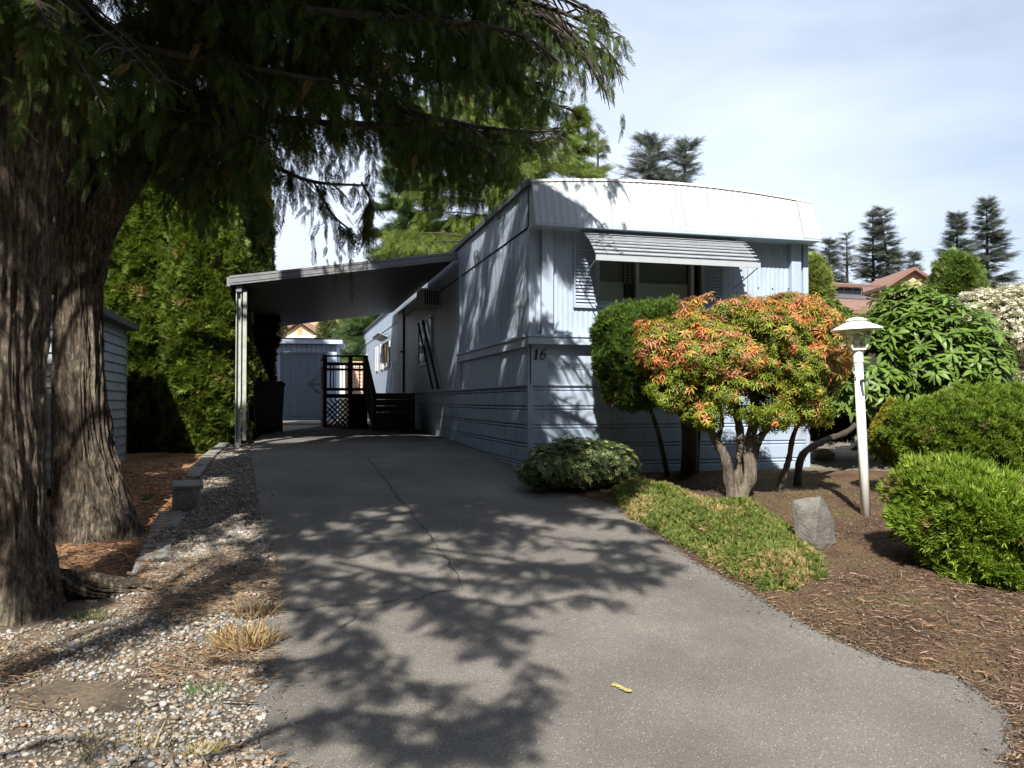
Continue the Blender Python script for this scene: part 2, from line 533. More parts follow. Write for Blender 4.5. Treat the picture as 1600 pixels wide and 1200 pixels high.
# asphalt with pale aggregate
def asphalt_mat():
    m, t, b = nodes('worn_asphalt')
    N, K = t.nodes.new, t.links.new
    tcn = N('ShaderNodeTexCoord')
    n1 = N('ShaderNodeTexNoise'); n1.inputs['Scale'].default_value = 150; n1.inputs['Detail'].default_value = 6; n1.inputs['Roughness'].default_value = .75
    K(tcn.outputs['Object'], n1.inputs['Vector'])
    r = N('ShaderNodeValToRGB'); e = r.color_ramp.elements
    e[0].position = .34; e[0].color = (.050, .048, .045, 1); e[1].position = .66; e[1].color = (.212, .200, .184, 1)
    K(n1.outputs['Fac'], r.inputs[0])
    # pale stones
    v = N('ShaderNodeTexVoronoi'); v.inputs['Scale'].default_value = 105; K(tcn.outputs['Object'], v.inputs['Vector'])
    sepc = N('ShaderNodeSeparateColor'); K(v.outputs['Color'], sepc.inputs[0])
    gt = N('ShaderNodeMath'); gt.operation = 'GREATER_THAN'; gt.inputs[1].default_value = .90; K(sepc.outputs[0], gt.inputs[0])
    lt = N('ShaderNodeMath'); lt.operation = 'LESS_THAN'; lt.inputs[1].default_value = .30; K(v.outputs['Distance'], lt.inputs[0])
    mu = N('ShaderNodeMath'); mu.operation = 'MULTIPLY'; K(gt.outputs[0], mu.inputs[0]); K(lt.outputs[0], mu.inputs[1])
    mm = N('ShaderNodeMix'); mm.data_type = 'RGBA'; K(mu.outputs[0], mm.inputs[0]); K(r.outputs[0], mm.inputs[6]); mm.inputs[7].default_value = (.40, .38, .34, 1)
    # broad stains and wear
    n2 = N('ShaderNodeTexNoise'); n2.inputs['Scale'].default_value = 1.1; n2.inputs['Detail'].default_value = 5; n2.inputs['Roughness'].default_value = .6
    K(tcn.outputs['Object'], n2.inputs['Vector'])
    r2 = N('ShaderNodeValToRGB'); r2.color_ramp.elements[0].position = .3; r2.color_ramp.elements[1].position = .7
    r2.color_ramp.elements[0].color = (.70, .69, .69, 1); r2.color_ramp.elements[1].color = (1.20, 1.17, 1.12, 1)
    K(n2.outputs['Fac'], r2.inputs[0])
    m2 = N('ShaderNodeMix'); m2.data_type = 'RGBA'; m2.blend_type = 'MULTIPLY'; m2.inputs[0].default_value = 1
    K(mm.outputs[2], m2.inputs[6]); K(r2.outputs[0], m2.inputs[7])
    K(m2.outputs[2], b.inputs['Base Color'])
    b.inputs['Roughness'].default_value = .88; b.inputs['Specular IOR Level'].default_value = .35
    bn = N('ShaderNodeBump'); bn.inputs['Distance'].default_value = .006; bn.inputs['Strength'].default_value = .9
    n3 = N('ShaderNodeTexNoise'); n3.inputs['Scale'].default_value = 110; n3.inputs['Detail'].default_value = 3
    K(tcn.outputs['Object'], n3.inputs['Vector']); K(n3.outputs['Fac'], bn.inputs['Height']); K(bn.outputs[0], b.inputs['Normal'])
    return m
ASPH = asphalt_mat()

def soil_mat(name, cols, pos, scale=40, bump=.02):
    m, t, b = nodes(name)
    N, K = t.nodes.new, t.links.new
    tcn = N('ShaderNodeTexCoord')
    n1 = N('ShaderNodeTexNoise'); n1.inputs['Scale'].default_value = scale; n1.inputs['Detail'].default_value = 8; n1.inputs['Roughness'].default_value = .75
    n2 = N('ShaderNodeTexNoise'); n2.inputs['Scale'].default_value = 2.5; n2.inputs['Detail'].default_value = 4
    K(tcn.outputs['Object'], n1.inputs['Vector']); K(tcn.outputs['Object'], n2.inputs['Vector'])
    ad = N('ShaderNodeMath'); ad.operation = 'MULTIPLY_ADD'; ad.inputs[1].default_value = .5; K(n2.outputs['Fac'], ad.inputs[0])
    sc = N('ShaderNodeMath'); sc.operation = 'MULTIPLY'; sc.inputs[1].default_value = .6; K(n1.outputs['Fac'], sc.inputs[0]); K(sc.outputs[0], ad.inputs[2])
    r = N('ShaderNodeValToRGB'); e = r.color_ramp.elements
    e[0].position = pos[0]; e[0].color = (*cols[0], 1); e[1].position = pos[-1]; e[1].color = (*cols[-1], 1)
    for c, p in zip(cols[1:-1], pos[1:-1]):
        q = e.new(p); q.color = (*c, 1)
    K(ad.outputs[0], r.inputs[0]); K(r.outputs[0], b.inputs['Base Color'])
    b.inputs['Roughness'].default_value = .95; b.inputs['Specular IOR Level'].default_value = .1
    bn = N('ShaderNodeBump'); bn.inputs['Distance'].default_value = bump
    K(n1.outputs['Fac'], bn.inputs['Height']); K(bn.outputs[0], b.inputs['Normal'])
    return m
MULCH = soil_mat('mulch_base', [(.035, .022, .015), (.085, .055, .036), (.13, .085, .05), (.07, .085, .025)], [.38, .5, .6, .72])
NEEDLEB = soil_mat('needle_litter_base', [(.09, .045, .025), (.22, .11, .055), (.30, .165, .09)], [.4, .53, .68])
GRAVB = soil_mat('gravel_base', [(.055, .045, .035), (.13, .105, .08), (.21, .165, .12)], [.4, .53, .68])
FARG = soil_mat('yard_ground', [(.07, .06, .045), (.13, .115, .085), (.19, .17, .13)], [.4, .53, .68], scale=10)

# ------------------------------------------------------------------ ground sheets
def sheet(name, xl, xr, ys, nx, off, material, amp=0, freq=6, kind='structure'):
    ys = np.asarray(ys)
    u = np.linspace(0, 1, nx)
    X = xl(ys)[:, None] * (1-u) + xr(ys)[:, None] * u
    Y = np.repeat(ys[:, None], nx, 1)
    Z = g(X, Y) + off
    if amp:
        Z = Z + amp * (vnoise(X*freq, Y*freq) - .5) + amp*.5 * (vnoise(X*freq*2.7, Y*freq*2.7, 40, 9) - .5)
    n = len(ys)
    I = np.arange(n*nx).reshape(n, nx)
    T = np.stack([I[:-1, :-1], I[:-1, 1:], I[1:, 1:], I[1:, :-1]], -1).reshape(-1, 4)
    o = np_obj(name, np.stack([X, Y, Z], -1).reshape(-1, 3), T, material, smooth=True)
    if kind: o['kind'] = kind
    return o
ysn = np.r_[np.linspace(-60, -7, 12), np.arange(-6.5, 30, .18), np.linspace(31, 400, 40)]
def const(v): return lambda Y: np.full_like(np.asarray(Y, float), v)
# full terrain: fine columns in the middle
def terrain():
    xs = np.r_[np.linspace(-300, -14, 12), np.arange(-13, 13, .2), np.linspace(14, 300, 12)]
    X, Y = np.meshgrid(xs, ysn)
    Z = g(X, Y) - .03
    n, m_ = X.shape
    I = np.arange(n*m_).reshape(n, m_)
    T = np.stack([I[:-1, :-1], I[:-1, 1:], I[1:, 1:], I[1:, :-1]], -1).reshape(-1, 4)
    o = np_obj('ground', np.stack([X, Y, Z], -1).reshape(-1, 3), T, FARG, smooth=True)
    o['kind'] = 'structure'
terrain()
RY0 = DR[:, 1].min()
def XRd(Y):
    Y = np.asarray(Y, float)
    # rounded front corner of the asphalt apron
    return XR(Y)
driveway = sheet('driveway', XL, XRd, np.arange(3.0, 25, .1), 40, .012, ASPH, amp=.006, freq=2)
ROADM = mat('old_road_asphalt', (.10, .097, .088), (.19, .185, .17), rough=.92, scale=90, bump=.01, bscale=120, dirt=(.09, .095, .05), dscale=2.5, dlo=.52, dhi=.75)
sheet('road', const(-14), const(14), np.arange(-8, 3.02, .25), 30, .008, ROADM, amp=.004, freq=2)
sheet('needle_bed', const(-11), XC, np.arange(CY0-.1, 16, .1), 70, .0, NEEDLEB, amp=.05, freq=4)
def XGL(Y):
    return np.where(Y < CY0, -8.5 + (XC(CY0)+8.5)*ss(CY0-.5, CY0, Y), XC(Y))
sheet('gravel_bed', XGL, XL, np.arange(3.0, 13.2, .08), 90, .004, GRAVB, amp=.035, freq=5)
sheet('mulch_bed', XR, const(9.5), np.arange(3.0, 10.2, .08), 110, .004, MULCH, amp=.03, freq=5)

# cracks in the asphalt
def strip(name, pts, w, off, material, parent=None, jit=.02):
    V = []; T = []
    P = []
    for a, b in zip(pts[:-1], pts[1:]):
        a, b = np.array(a), np.array(b)
        n = max(2, int(np.linalg.norm(b-a) / .04))
        for i in range(n): P.append(a + (b-a)*i/n)
    P.append(np.array(pts[-1]))
    P = np.array(P); k = len(P)
    tan = nrm(np.gradient(P, axis=0)); nor = np.stack([-tan[:, 1], tan[:, 0]], 1)
    P = P + nor * ((vnoise(np.arange(k)*.35, np.zeros(k), pts[0][0]*37 % 50) - .5) * jit * 3)[:, None]
    ww = w * (.35 + .9*vnoise(np.arange(k)*.5, np.ones(k)*3, pts[0][1]*11 % 70)) * np.minimum(1, np.minimum(np.arange(k), np.arange(k)[::-1])/4 + .2)
    for i in range(k):
        for s_ in (-.5, .5):
            q = P[i] + nor[i]*ww[i]*s_
            V.append((q[0], q[1], float(g(q[0], q[1])) + off))
    T = [(2*i, 2*i+1, 2*i+3, 2*i+2) for i in range(k-1)]
    return np_obj(name, np.array(V), np.array(T), material, parent)
CRACK = mat('crack_dirt', (.015, .013, .011), (.04, .04, .02), rough=1, scale=30)
CRACKM = mat('crack_moss', (.05, .065, .018), (.12, .10, .05), rough=1, scale=30)
strip('crack', [gp(570, 715), gp(615, 770), gp(660, 825), gp(700, 880), gp(725, 925)], .008, .024, CRACK, driveway, .010)
strip('crack', [gp(440, 960), gp(560, 948), gp(660, 938), gp(730, 925)], .014, .024, CRACK, driveway, .03)
strip('crack', [gp(480, 1000), gp(540, 985), gp(560, 965)], .012, .024, CRACK, driveway, .02)

# ------------------------------------------------------------------ the mobile home
HA = math.radians(15.2)
HR = np.array([math.cos(HA), math.sin(HA)]); HD = np.array([-math.sin(HA), math.cos(HA)])
HC = np.array([.193, 9.6])
def hw(u, v, z=0):
    """house frame to world"""
    p = HC + HR*u + HD*v
    return np.array([p[0], p[1], z])
def in_house_frame(o, base=(0, 0, 0)):
    """base is (u, v, z) of the thing's base"""
    p = hw(*base)
    o.location = p; o.rotation_euler = (0, 0, HA)
    return o
def rootH(name, label, cat, base, group=None):
    o = empty(name, label, cat, group)
    in_house_frame(o, base)
    off = (-base[0], -base[1], -base[2])
    return o, off

HW, HL = 3.72, 23.5
home, HO = rootH('mobile_home', 'long pale blue metal mobile home with white front fascia and slatted window awning', 'mobile home', (0, 0, .6))
def P(mb, name, material, parent=home, **k):
    o = mb.obj(name, material, parent, **k)
    if parent is home: o.location = HO
    return o

def corr_grid(a0, a1, z0, z1, fn, period=.062, amp=.0028, z0b=None, seg=6):
    """wavy sheet; fn(a, z, wave) -> (u, v, z)"""
    n = max(2, int(round((a1-a0)/period))*seg)
    mb = MB(); V = []
    for i in range(n+1):
        a = a0 + (a1-a0)*i/n
        w = amp * math.cos(2*math.pi*(a-a0)/period)
        V.append(fn(a, z0 if not callable(z0) else z0(a), w)); V.append(fn(a, z1 if not callable(z1) else z1(a), w))
    mb.add(V, [(2*i, 2*i+2, 2*i+3, 2*i+1) for i in range(n)])
    return mb

ZF0, ZF1 = 3.58, 4.08
def ztop(u): return ZF1 + .105*(1-((u-HW/2)/(HW/2))**2) - .02*u/HW
# front upper wall panels round the window opening
WU0, WU1, WZ0, WZ1 = .84, 2.23, 2.72, 3.32
front = lambda a, z, w: (a, -w, z)
for (a0, a1, z0, z1) in ((.28, WU0, 2.33, ZF0), (WU1, 2.85, 2.33, ZF0), (2.854, HW-.28, 2.33, ZF0), (WU0, WU1, 2.33, WZ0), (WU0, WU1, WZ1, ZF0)):
    P(corr_grid(a0, a1, z0, z1, front), 'front_wall_panel', SIDING, smooth=True)
# corner columns and recessed strips
for s in (0, 1):
    fl = (lambda u: u) if not s else (lambda u: HW - u)
    a, b = sorted((fl(.14), fl(.28)))
    P(MB().box(a, b, -.075, .03, 2.33, ZF0), 'corner_column', SIDING, bevel=.006)
    a, b = sorted((fl(.0), fl(.075)))
    P(MB().box(a, b, -.02, .06, 2.33, ZF0), 'corner_trim', SIDING, bevel=.004)
    a, b = sorted((fl(.075), fl(.14)))
    P(MB().box(a, b, .02, .06, 2.33, ZF0), 'corner_recess', TRIM)
# front fascia, flaring out to its lower edge, in panels
def fas(a, z, w):
    t = (ztop(a) - z) / (ztop(a) - ZF0)
    return (a, -.12 - .16*t - w, z)
edges = [0, .93, 1.86, 2.79, HW-.24]
for a0, a1 in zip(edges[:-1], edges[1:]):
    P(corr_grid(a0+.001, a1-.001, ZF0, ztop, fas, period=.085, amp=.0032), 'fascia_panel', FASCIA, smooth=True)
P(corr_grid(HW-.24, HW, ZF0, ztop, lambda a, z, w: (a, -.128 - .16*(ztop(a)-z)/(ztop(a)-ZF0), z), amp=0), 'fascia_end_panel', FASCIA)
m = MB()                                    # fascia end gussets and soffit
m.add([(0, -.12, ztop(0)), (0, -.28, ZF0), (0, .0, ZF0), (0, .0, ztop(0))], [(0, 1, 2, 3)])
P(m, 'fascia_return', FASCIA); m = MB()
m.add([(HW, -.12, ztop(HW)), (HW, -.28, ZF0), (HW, .0, ZF0), (HW, .0, ztop(HW))], [(0, 3, 2, 1)])
P(m, 'fascia_return', FASCIA)
P(MB().box(-.003, HW+.003, -.285, .0, ZF0-.028, ZF0-.003), 'soffit', TRIM, bevel=.004)
m = MB(); n = 30
for i in range(n):
    a, b = HW*i/n, HW*(i+1)/n
    m.add([(a, -.135, ztop(a)+.001), (b, -.135, ztop(b)+.001), (b, -.135, ztop(b)+.028), (a, -.135, ztop(a)+.028),
           (a, -.10, ztop(a)+.001), (b, -.10, ztop(b)+.001), (b, -.10, ztop(b)+.028), (a, -.10, ztop(a)+.028)],
          [(0, 1, 2, 3), (3, 2, 6, 7), (4, 7, 6, 5), (0, 4, 5, 1)])
P(m, 'roof_edge_trim', WHITE)
m = MB()
for i in range(n):
    a, b = HW*i/n, HW*(i+1)/n
    m.add([(a, -.10, ztop(a)+.01), (b, -.10, ztop(b)+.01), (b, HL, ztop(b)+.01), (a, HL, ztop(a)+.01)], [(0, 1, 2, 3)])
roof = P(m, 'roof', mat('roof_coating', (.34, .34, .33), (.46, .46, .45), rough=.8, scale=5, dirt=(.12, .11, .08), dscale=3))
P(MB().box(-.05, -.003, -.10, HL, ZF1-.035, ZF1+.035), 'roof_gutter', mat('dark_gutter', (.05, .055, .06), (.08, .085, .09), rough=.6))
P(MB().tube([hp for hp in ((HW+.01, .1, 3.97), (HW+.10, .1, 3.99), (HW+.17, .1, 4.03))], .028, 8), 'gutter_spout', GALV)
# belt rail round the front and along the side
P(MB().box(-.05, HW+.05, -.13, -.004, 2.30, 2.333).box(-.04, HW+.04, -.115, -.004, 2.215, 2.299), 'belt_rail', TRIM, bevel=.005)
P(MB().box(-.055, -.004, -.003, 4.0, 2.30, 2.333).box(-.04, -.004, -.003, 4.0, 2.19, 2.299), 'side_belt_rail', TRIM, bevel=.005)
# lower front wall
for a0, a1 in ((0.004, 1.24), (1.244, 2.48), (2.484, HW-.004)):
    P(MB().box(a0, a1, 0, .04, 1.752, 2.214), 'lower_wall_panel', SIDING, bevel=.002)
# side wall panels (u = 0 plane), vertical ribs
side = lambda a, z, w: (w*.6, a, z)
vs = list(np.arange(.0, HL, 1.22)) + [HL]
wins = [(6.6, 8.3, 2.34, 3.25), (13.3, 14.9, 2.55, 3.25), (17.6, 18.6, 2.5, 3.2), (10.5, 11.4, 1.8, 3.75)]
for a0, a1 in zip(vs[:-1], vs[1:]):
    if a1 - a0 < .05: continue
    P(corr_grid(a0+.003, a1-.003, 1.752, 3.565, side, period=.203, amp=.004, seg=8) if a0 >= 4.8 or a0 > 3.6 else
      corr_grid(a0+.003, a1-.003, 2.334, 3.565, side, period=.203, amp=.004, seg=8), 'side_wall_panel', SIDING, smooth=True)
    P(corr_grid(a0+.003, a1-.003, 3.585, 4.05, lambda a, z, w: (-.012+w, a, z), period=.101, amp=.003), 'side_fascia_panel', SIDING, smooth=True)
    if a0 < 3.6:
        P(MB().box(-.004, .02, a0+.003, a1-.003, 1.752, 2.189), 'lower_side_panel', SIDING)
P(MB().box(.004, .03, 0, HL, 3.55, 3.60), 'fascia_seam', SEAM)
P(MB().box(.012, .03, 0.0, HL, 1.0, 3.56), 'side_wall_backing', SEAM)
P(MB().box(-.02, .02, 3.86, 3.93, 1.75, 3.9), 'wall_batten', TRIM)
# skirting: horizontally ribbed rows
def skirt_profile(h):
    return [(0, 0), (0, h*.62), (.012, h*.66), (.012, h*.70), (0, h*.74), (0, h*.80), (.012, h*.84), (.012, h*.88), (-.003, h*.93), (-.003, h)]
RH = .22
for k in range(6):
    z1 = 1.748 - RH*k; z0 = z1 - RH
    pr = skirt_profile(RH)
    m = MB()
    V = []
    for (o_, z_) in pr: V += [(.05, o_, z0+z_), (HW-.05, o_, z0+z_)]
    m.add(V, [(2*i, 2*i+1, 2*i+3, 2*i+2) for i in range(len(pr)-1)])
    P(m, 'skirting_row', SKIRT)
    for (c0, c1) in ((.05, 3.66), (3.665, 7.3), (7.305, 12.0), (12.005, HL)):
        m = MB(); V = []
        for (o_, z_) in pr: V += [(o_, c0, z0+z_), (o_, c1, z0+z_)]
        m.add(V, [(2*i+1, 2*i, 2*i+2, 2*i+3) for i in range(len(pr)-1)])
        P(m, 'side_skirting_row', SKIRT)
P(MB().box(-.012, .05, -.012, .05, .45, 1.75), 'skirting_corner_post', SKIRT, bevel=.005)
P(MB().box(HW-.05, HW+.012, -.012, .05, .45, 1.75), 'skirting_corner_post', SKIRT, bevel=.005)
P(MB().box(-.006, HW, -.018, -.0, 1.742, 1.757).box(-.018, 0, 0, HL, 1.742, 1.757), 'skirting_cap', TRIM)
P(MB().box(.03, HW-.01, HL-.03, HL, .5, 4.06).box(HW-.03, HW-.003, .06, HL-.03, .5, 4.05), 'rear_and_far_wall', SIDING)
P(MB().box(.06, HW-.05, .1, HL-.1, 1.70, 1.74), 'floor', SEAM)
# front picture window
fr = P(MB().box(WU0, WU1, -.03, .05, WZ0-.0, WZ0+.03).box(WU0, WU1, -.03, .05, WZ1-.03, WZ1), 'front_window', ALU)
def subpart(mb, name, material, parent, **k): return mb.obj(name, material, parent, **k)
for (u0, u1, nm) in ((WU0, WU0+.025, 'jamb'), (WU1-.025, WU1, 'jamb'), (1.335, 1.375, 'mullion'), (2.06, 2.10, 'mullion')):
    subpart(MB().box(u0, u1, -.035, .05, WZ0+.031, WZ1-.031), nm, ALU, fr)
for (u0, u1) in ((WU0+.026, 1.334), (1.376, 2.059), (2.101, WU1-.026)):
    subpart(MB().box(u0, u1, .0, .006, WZ0+.031, WZ1-.031), 'pane', GLASS, fr)
subpart(MB().box(WU0-.03, WU1+.03, -.06, -.006, WZ0-.035, WZ0-.002), 'sill', TRIM, fr, bevel=.004)
SHADE = mat('window_shade', (.66, .70, .67), (.74, .77, .74), rough=.8, scale=9)
SHADEW = mat('white_shade', (.84, .87, .89), (.88, .90, .91), rough=.7, scale=4)
DRAPE = mat('dark_drape', (.06, .065, .06), (.12, .12, .11), rough=.9, scale=12, stretch=(6, 1, .4))
VALANCE = mat('grey_green_blind', (.36, .40, .37), (.42, .46, .42), rough=.8, scale=5)
subpart(MB().box(WU0+.02, 1.20, .04, .05, WZ0, 2.99), 'window_shade', SHADE, fr)
subpart(corr_grid(1.15, 1.40, WZ0, WZ1, lambda a, z, w: (a, .07-w, z), period=.06, amp=.015), 'drape', DRAPE, fr, smooth=True)
subpart(MB().box(1.385, 2.05, .04, .05, WZ0, 2.99), 'white_window_shade', SHADEW, fr)
subpart(MB().box(WU0+.02, 2.05, .075, .08, 2.985, WZ1), 'blind_back', VALANCE, fr)
for k in range(9):
    z = 2.995 + k*.034
    subpart(MB().obox((1.45, .055, z), (.60, 0, 0), (0, .013, .006), (0, -.0005, .001)), 'blind_slat', VALANCE, fr)
subpart(MB().box(.4, 2.8, .6, .62, 1.76, 3.9), 'unlit_room_sheet', SEAM, fr)  # near-black sheet, the unlit room's darkness put into its colour
# louvred shutters
for (u0, u1) in ((.545, .835), (2.235, 2.50)):
    sh = P(MB().box(u0, u0+.022, -.035, -.007, 2.66, 3.36).box(u1-.022, u1, -.035, -.007, 2.66, 3.36).box(u0+.023, u1-.023, -.035, -.007, 2.66, 2.685).box(u0+.023, u1-.023, -.035, -.007, 3.335, 3.36), 'window_shutter', SIDING)
    subpart(MB().box(u0+.023, u1-.023, -.014, -.007, 2.686, 3.334), 'shutter_back', SIDING, sh)
    lm = None
    for k in range(16):
        z = 2.705 + k*.041
        if lm is None:
            o = MB().obox(((u0+u1)/2, -.022, 0), ((u1-u0)/2-.024, 0, 0), (0, .012, .019), (0, -.002, .0015)).obj('louvre', SIDING, sh)
            lm = o.data
        else:
            o = bpy.data.objects.new('louvre', lm); link(o, sh)
        o.location = (0, 0, z)
# slatted awning over the window
aw = P(MB().box(.60, 2.66, -.615, -.60, 3.125, 3.185), 'window_awning', FASCIA)
NS = 11
def awp(t):           # curve from wall to lip
    return (-.03 - .57*t, 3.575 - .12*t - .27*t**2.0)
for k in range(NS):
    t0, t1 = k/NS, (k+1)/NS
    y0, z0 = awp(t0); y1, z1 = awp(t1)
    ua, ub = .57 + .03*t1, 2.66
    sl = MB()
    sl.obox(((ua+ub)/2, (y0+y1)/2-.01, (z0+z1)/2 + .012), ((ub-ua)/2, 0, 0), (0, (y1-y0)*.19, (z1-z0)*.12), (0, .0, .0015))
    subpart(sl, 'awning_slat', LOUVRE, aw)
_b = MB()
_p = [awp(t) for t in np.linspace(.04, .97, 12)]
_b.add([(u, y, z-.014) for (y, z) in _p for u in (.61, 2.64)], [(2*i, 2*i+1, 2*i+3, 2*i+2) for i in range(11)])
subpart(_b, 'awning_liner', mat('weathered_liner', (.15, .165, .18), (.19, .205, .22), rough=.6, scale=10, dirt=(.09, .095, .10), dscale=8), aw)
for u in (.66, 1.62, 2.60):
    subpart(MB().tube([(u, awp(t)[0], awp(t)[1]-.025) for t in np.linspace(0, 1, 8)], .008, 6), 'awning_rib', LOUVRE, aw)
for u in (.61, 2.65):
    subpart(MB().tube([(u, -.60, 3.14), (u, -.02, 2.96)], .007, 6), 'awning_arm', LOUVRE, aw)
# number 16 and the script plate
def ribbon_obj(name, strokes, parent, material, th=.006):
    m = MB()
    for st in strokes:
        n = len(st)
        for i in range(n-1):
            (x0, z0, w0), (x1, z1, w1) = st[i], st[i+1]
            V = [(x0-w0/2, -.012, z0), (x0+w0/2, -.012, z0), (x1+w1/2, -.012, z1), (x1-w1/2, -.012, z1),
                 (x0-w0/2, -.002, z0), (x0+w0/2, -.002, z0), (x1+w1/2, -.002, z1), (x1-w1/2, -.002, z1)]
            m.add(V, [(0, 1, 2, 3), (4, 7, 6, 5), (0, 3, 7, 4), (1, 5, 6, 2)])
    return P(m, name, material, parent)
zb, ub = 2.045, .060
one = [(ub+.022+.0, zb, .034), (ub+.024, zb+.008, .034), (ub+.0245, zb+.009, .022), (ub+.036, zb+.100, .024), (ub+.038, zb+.115, .014)]
flag = [(ub+.012, zb+.088, .010), (ub+.026, zb+.098, .014), (ub+.036, zb+.114, .012)]
foot = [(ub+.018, zb-.002, .052), (ub+.019, zb+.006, .052)]
o1 = ribbon_obj('house_number', [one, flag, foot], home, INKM)
m = MB()
cx_, cz_ = ub+.112, zb+.036
ring = []
for i in range(20):
    a = 2*math.pi*i/20
    ring.append((cx_ + .028*math.cos(a) + .012*math.sin(a), cz_ + .037*math.sin(a)))
for i in range(20):
    p, q = ring[i], ring[(i+1) % 20]
    a = 2*math.pi*i/20
    w = .010 + .010*abs(math.cos(a))
    m.bar((p[0], -.007, p[1]), (q[0], -.007, q[1]), .010, w, up=(0, -1, 0))
cur = [(cx_-.027, cz_+.005), (cx_-.022, cz_+.035), (cx_-.006, cz_+.062), (cx_+.020, cz_+.078), (cx_+.036, cz_+.076)]
ws = [.020, .019, .015, .012, .014]
for i in range(4):
    m.bar((cur[i][0], -.0065, cur[i][1]), (cur[i+1][0], -.0065, cur[i+1][1]), .011, ws[i], up=(0, -1, 0))
P(m, 'house_number', INKM)
tx = bpy.data.curves.new('script_nameplate', 'FONT')
tx.body = 'Four Seasons'; tx.size = .105; tx.shear = .45; tx.extrude = .004; tx.space_character = .92
tx.materials.append(TRIM)
to = bpy.data.objects.new('script_nameplate', tx); link(to, home)
to.rotation_euler = (math.radians(90), 0, 0); to.location = (HO[0]+.215, HO[1]-.010, HO[2]+1.965)
to.scale = (.78, 1, 1)
to_mesh(to)
P(MB().bar((.25, -.012, 1.952), (.69, -.012, 1.948), .004, .004), 'nameplate_underline', TRIM)
P(MB().box(3.0, 3.012, -.012, 0, 2.98, 2.992).box(3.2, 3.212, -.012, 0, 2.975, 2.987).box(3.43, 3.442, -.012, -0, 2.985, 2.997), 'wall_screw', SEAM)
# side windows, door, air conditioner
def side_window(v0, v1, z0, z1, shade=None):
    o = P(MB().box(-.035, -.0, v0, v1, z0-.03, z0).box(-.035, 0, v0, v1, z1, z1+.03).box(-.035, 0, v0-.03, v0, z0-.03, z1+.03).box(-.035, 0, v1, v1+.03, z0-.03, z1+.03)
          .box(-.03, 0, (v0+v1)/2-.015, (v0+v1)/2+.015, z0, z1), 'side_window', ALU)
    for a, b in ((v0+.003, (v0+v1)/2-.018), ((v0+v1)/2+.018, v1-.003)):
        subpart(MB().box(-.018, -.014, a, b, z0+.002, z1-.002), 'pane', GLASS, o)
    subpart(MB().box(-.012, -.008, v0, v1, z0, z1), 'window_shade', shade or SHADE, o)
    return o
side_window(6.6, 8.2, 2.34, 3.2, SHADEW)
side_window(13.4, 14.7, 2.55, 3.2, DRAPE)
side_window(20.0, 21.5, 2.45, 3.2)
for v0 in (15.0, 16.4):
    sh = P(MB().box(-.04, -.006, v0, v0+.04, 2.5, 3.25).box(-.04, -.006, v0+.46, v0+.5, 2.5, 3.25), 'side_shutter', WHITE)
    for k in range(12):
        subpart(MB().box(-.035, -.01, v0+.041, v0+.459, 2.52+k*.06, 2.555+k*.06), 'louvre', WHITE, sh)
o = P(MB().obox((-.18, 14.2, 3.36), (.15, 0, -.06), (0, .9, 0), (.002, 0, .006)), 'side_awning', FASCIA)
for k in range(6):
    subpart(MB().box(-.045-.05*k, -.03-.05*k, 13.32, 15.08, 3.435-.02*k, 3.45-.02*k), 'awning_slat', LOUVRE, o)
d = P(MB().box(-.045, -.006, 10.5, 11.45, 1.78, 3.78), 'entry_door', mat('dark_door', (.05, .05, .055), (.07, .07, .075), rough=.5))
subpart(MB().tube([(-.05, 10.6, 2.75), (-.09, 10.6, 2.75)], .025, 8), 'door_knob', GALV, d)
ac = P(MB().box(-.36, -.005, 5.7, 6.25, 3.28, 3.62), 'air_conditioner', mat('ac_case', (.34, .34, .31), (.42, .42, .38), rough=.6), bevel=.01)
for k in range(7):
    subpart(MB().box(-.30+.04*k, -.275+.04*k, 5.692, 5.699, 3.32, 3.58), 'vent_slat', SEAM, ac)
P(MB().bar((-.06, 8.0, 3.2), (-.06, 6.2, 1.80), .035, .03), 'dark_diagonal_bar', SEAM)  # dark bars laid diagonally across the side window
P(MB().bar((-.06, 7.4, 3.2), (-.06, 5.6, 1.80), .035, .03), 'dark_diagonal_bar', SEAM)
P(MB().obox((-.10, 12.4, 2.2), (.01, 0, .0), (0, .09, 0), (.05, 0, .42)), 'leaning_board', WHITE)

# ------------------------------------------------------------------ carport
V0, V1C, CUW = 3.98, 12.6, 3.46
cp, CO = rootH('carport', 'grey metal carport roof on slim posts attached to the left side of the mobile home', 'carport', (-1.7, 8, .85))
def Q(mb, name, material, parent=cp, **k):
    o = mb.obj(name, material, parent, **k)
    if parent is cp: o.location = CO
    return o
def cz(u): return 3.93 + (u)*(.53/CUW)
pw = (V1C-V0-.06)/29
pm = None
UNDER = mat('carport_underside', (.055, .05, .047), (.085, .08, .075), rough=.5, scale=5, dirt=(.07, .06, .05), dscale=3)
for k in range(29):
    if pm is None:
        m = MB(); V = []
        prof = [(0.0, -.06), (.012, -.06), (.02, 0), (pw-.03, 0), (pw-.022, -.06), (pw-.004, -.06)]
        prof = [(0, .045), (.014, .045), (.022, -.03), (pw-.024, -.03), (pw-.016, .045), (pw-.003, .045)]
        for (vv, zz) in prof:
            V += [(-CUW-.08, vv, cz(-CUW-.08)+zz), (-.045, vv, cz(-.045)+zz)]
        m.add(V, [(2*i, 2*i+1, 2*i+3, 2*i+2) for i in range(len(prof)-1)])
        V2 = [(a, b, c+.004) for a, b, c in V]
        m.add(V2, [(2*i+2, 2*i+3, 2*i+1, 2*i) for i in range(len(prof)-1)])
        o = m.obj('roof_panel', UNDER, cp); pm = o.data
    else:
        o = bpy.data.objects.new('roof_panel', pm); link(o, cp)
    o.location = (CO[0], CO[1]+V0+.03+k*pw, CO[2])
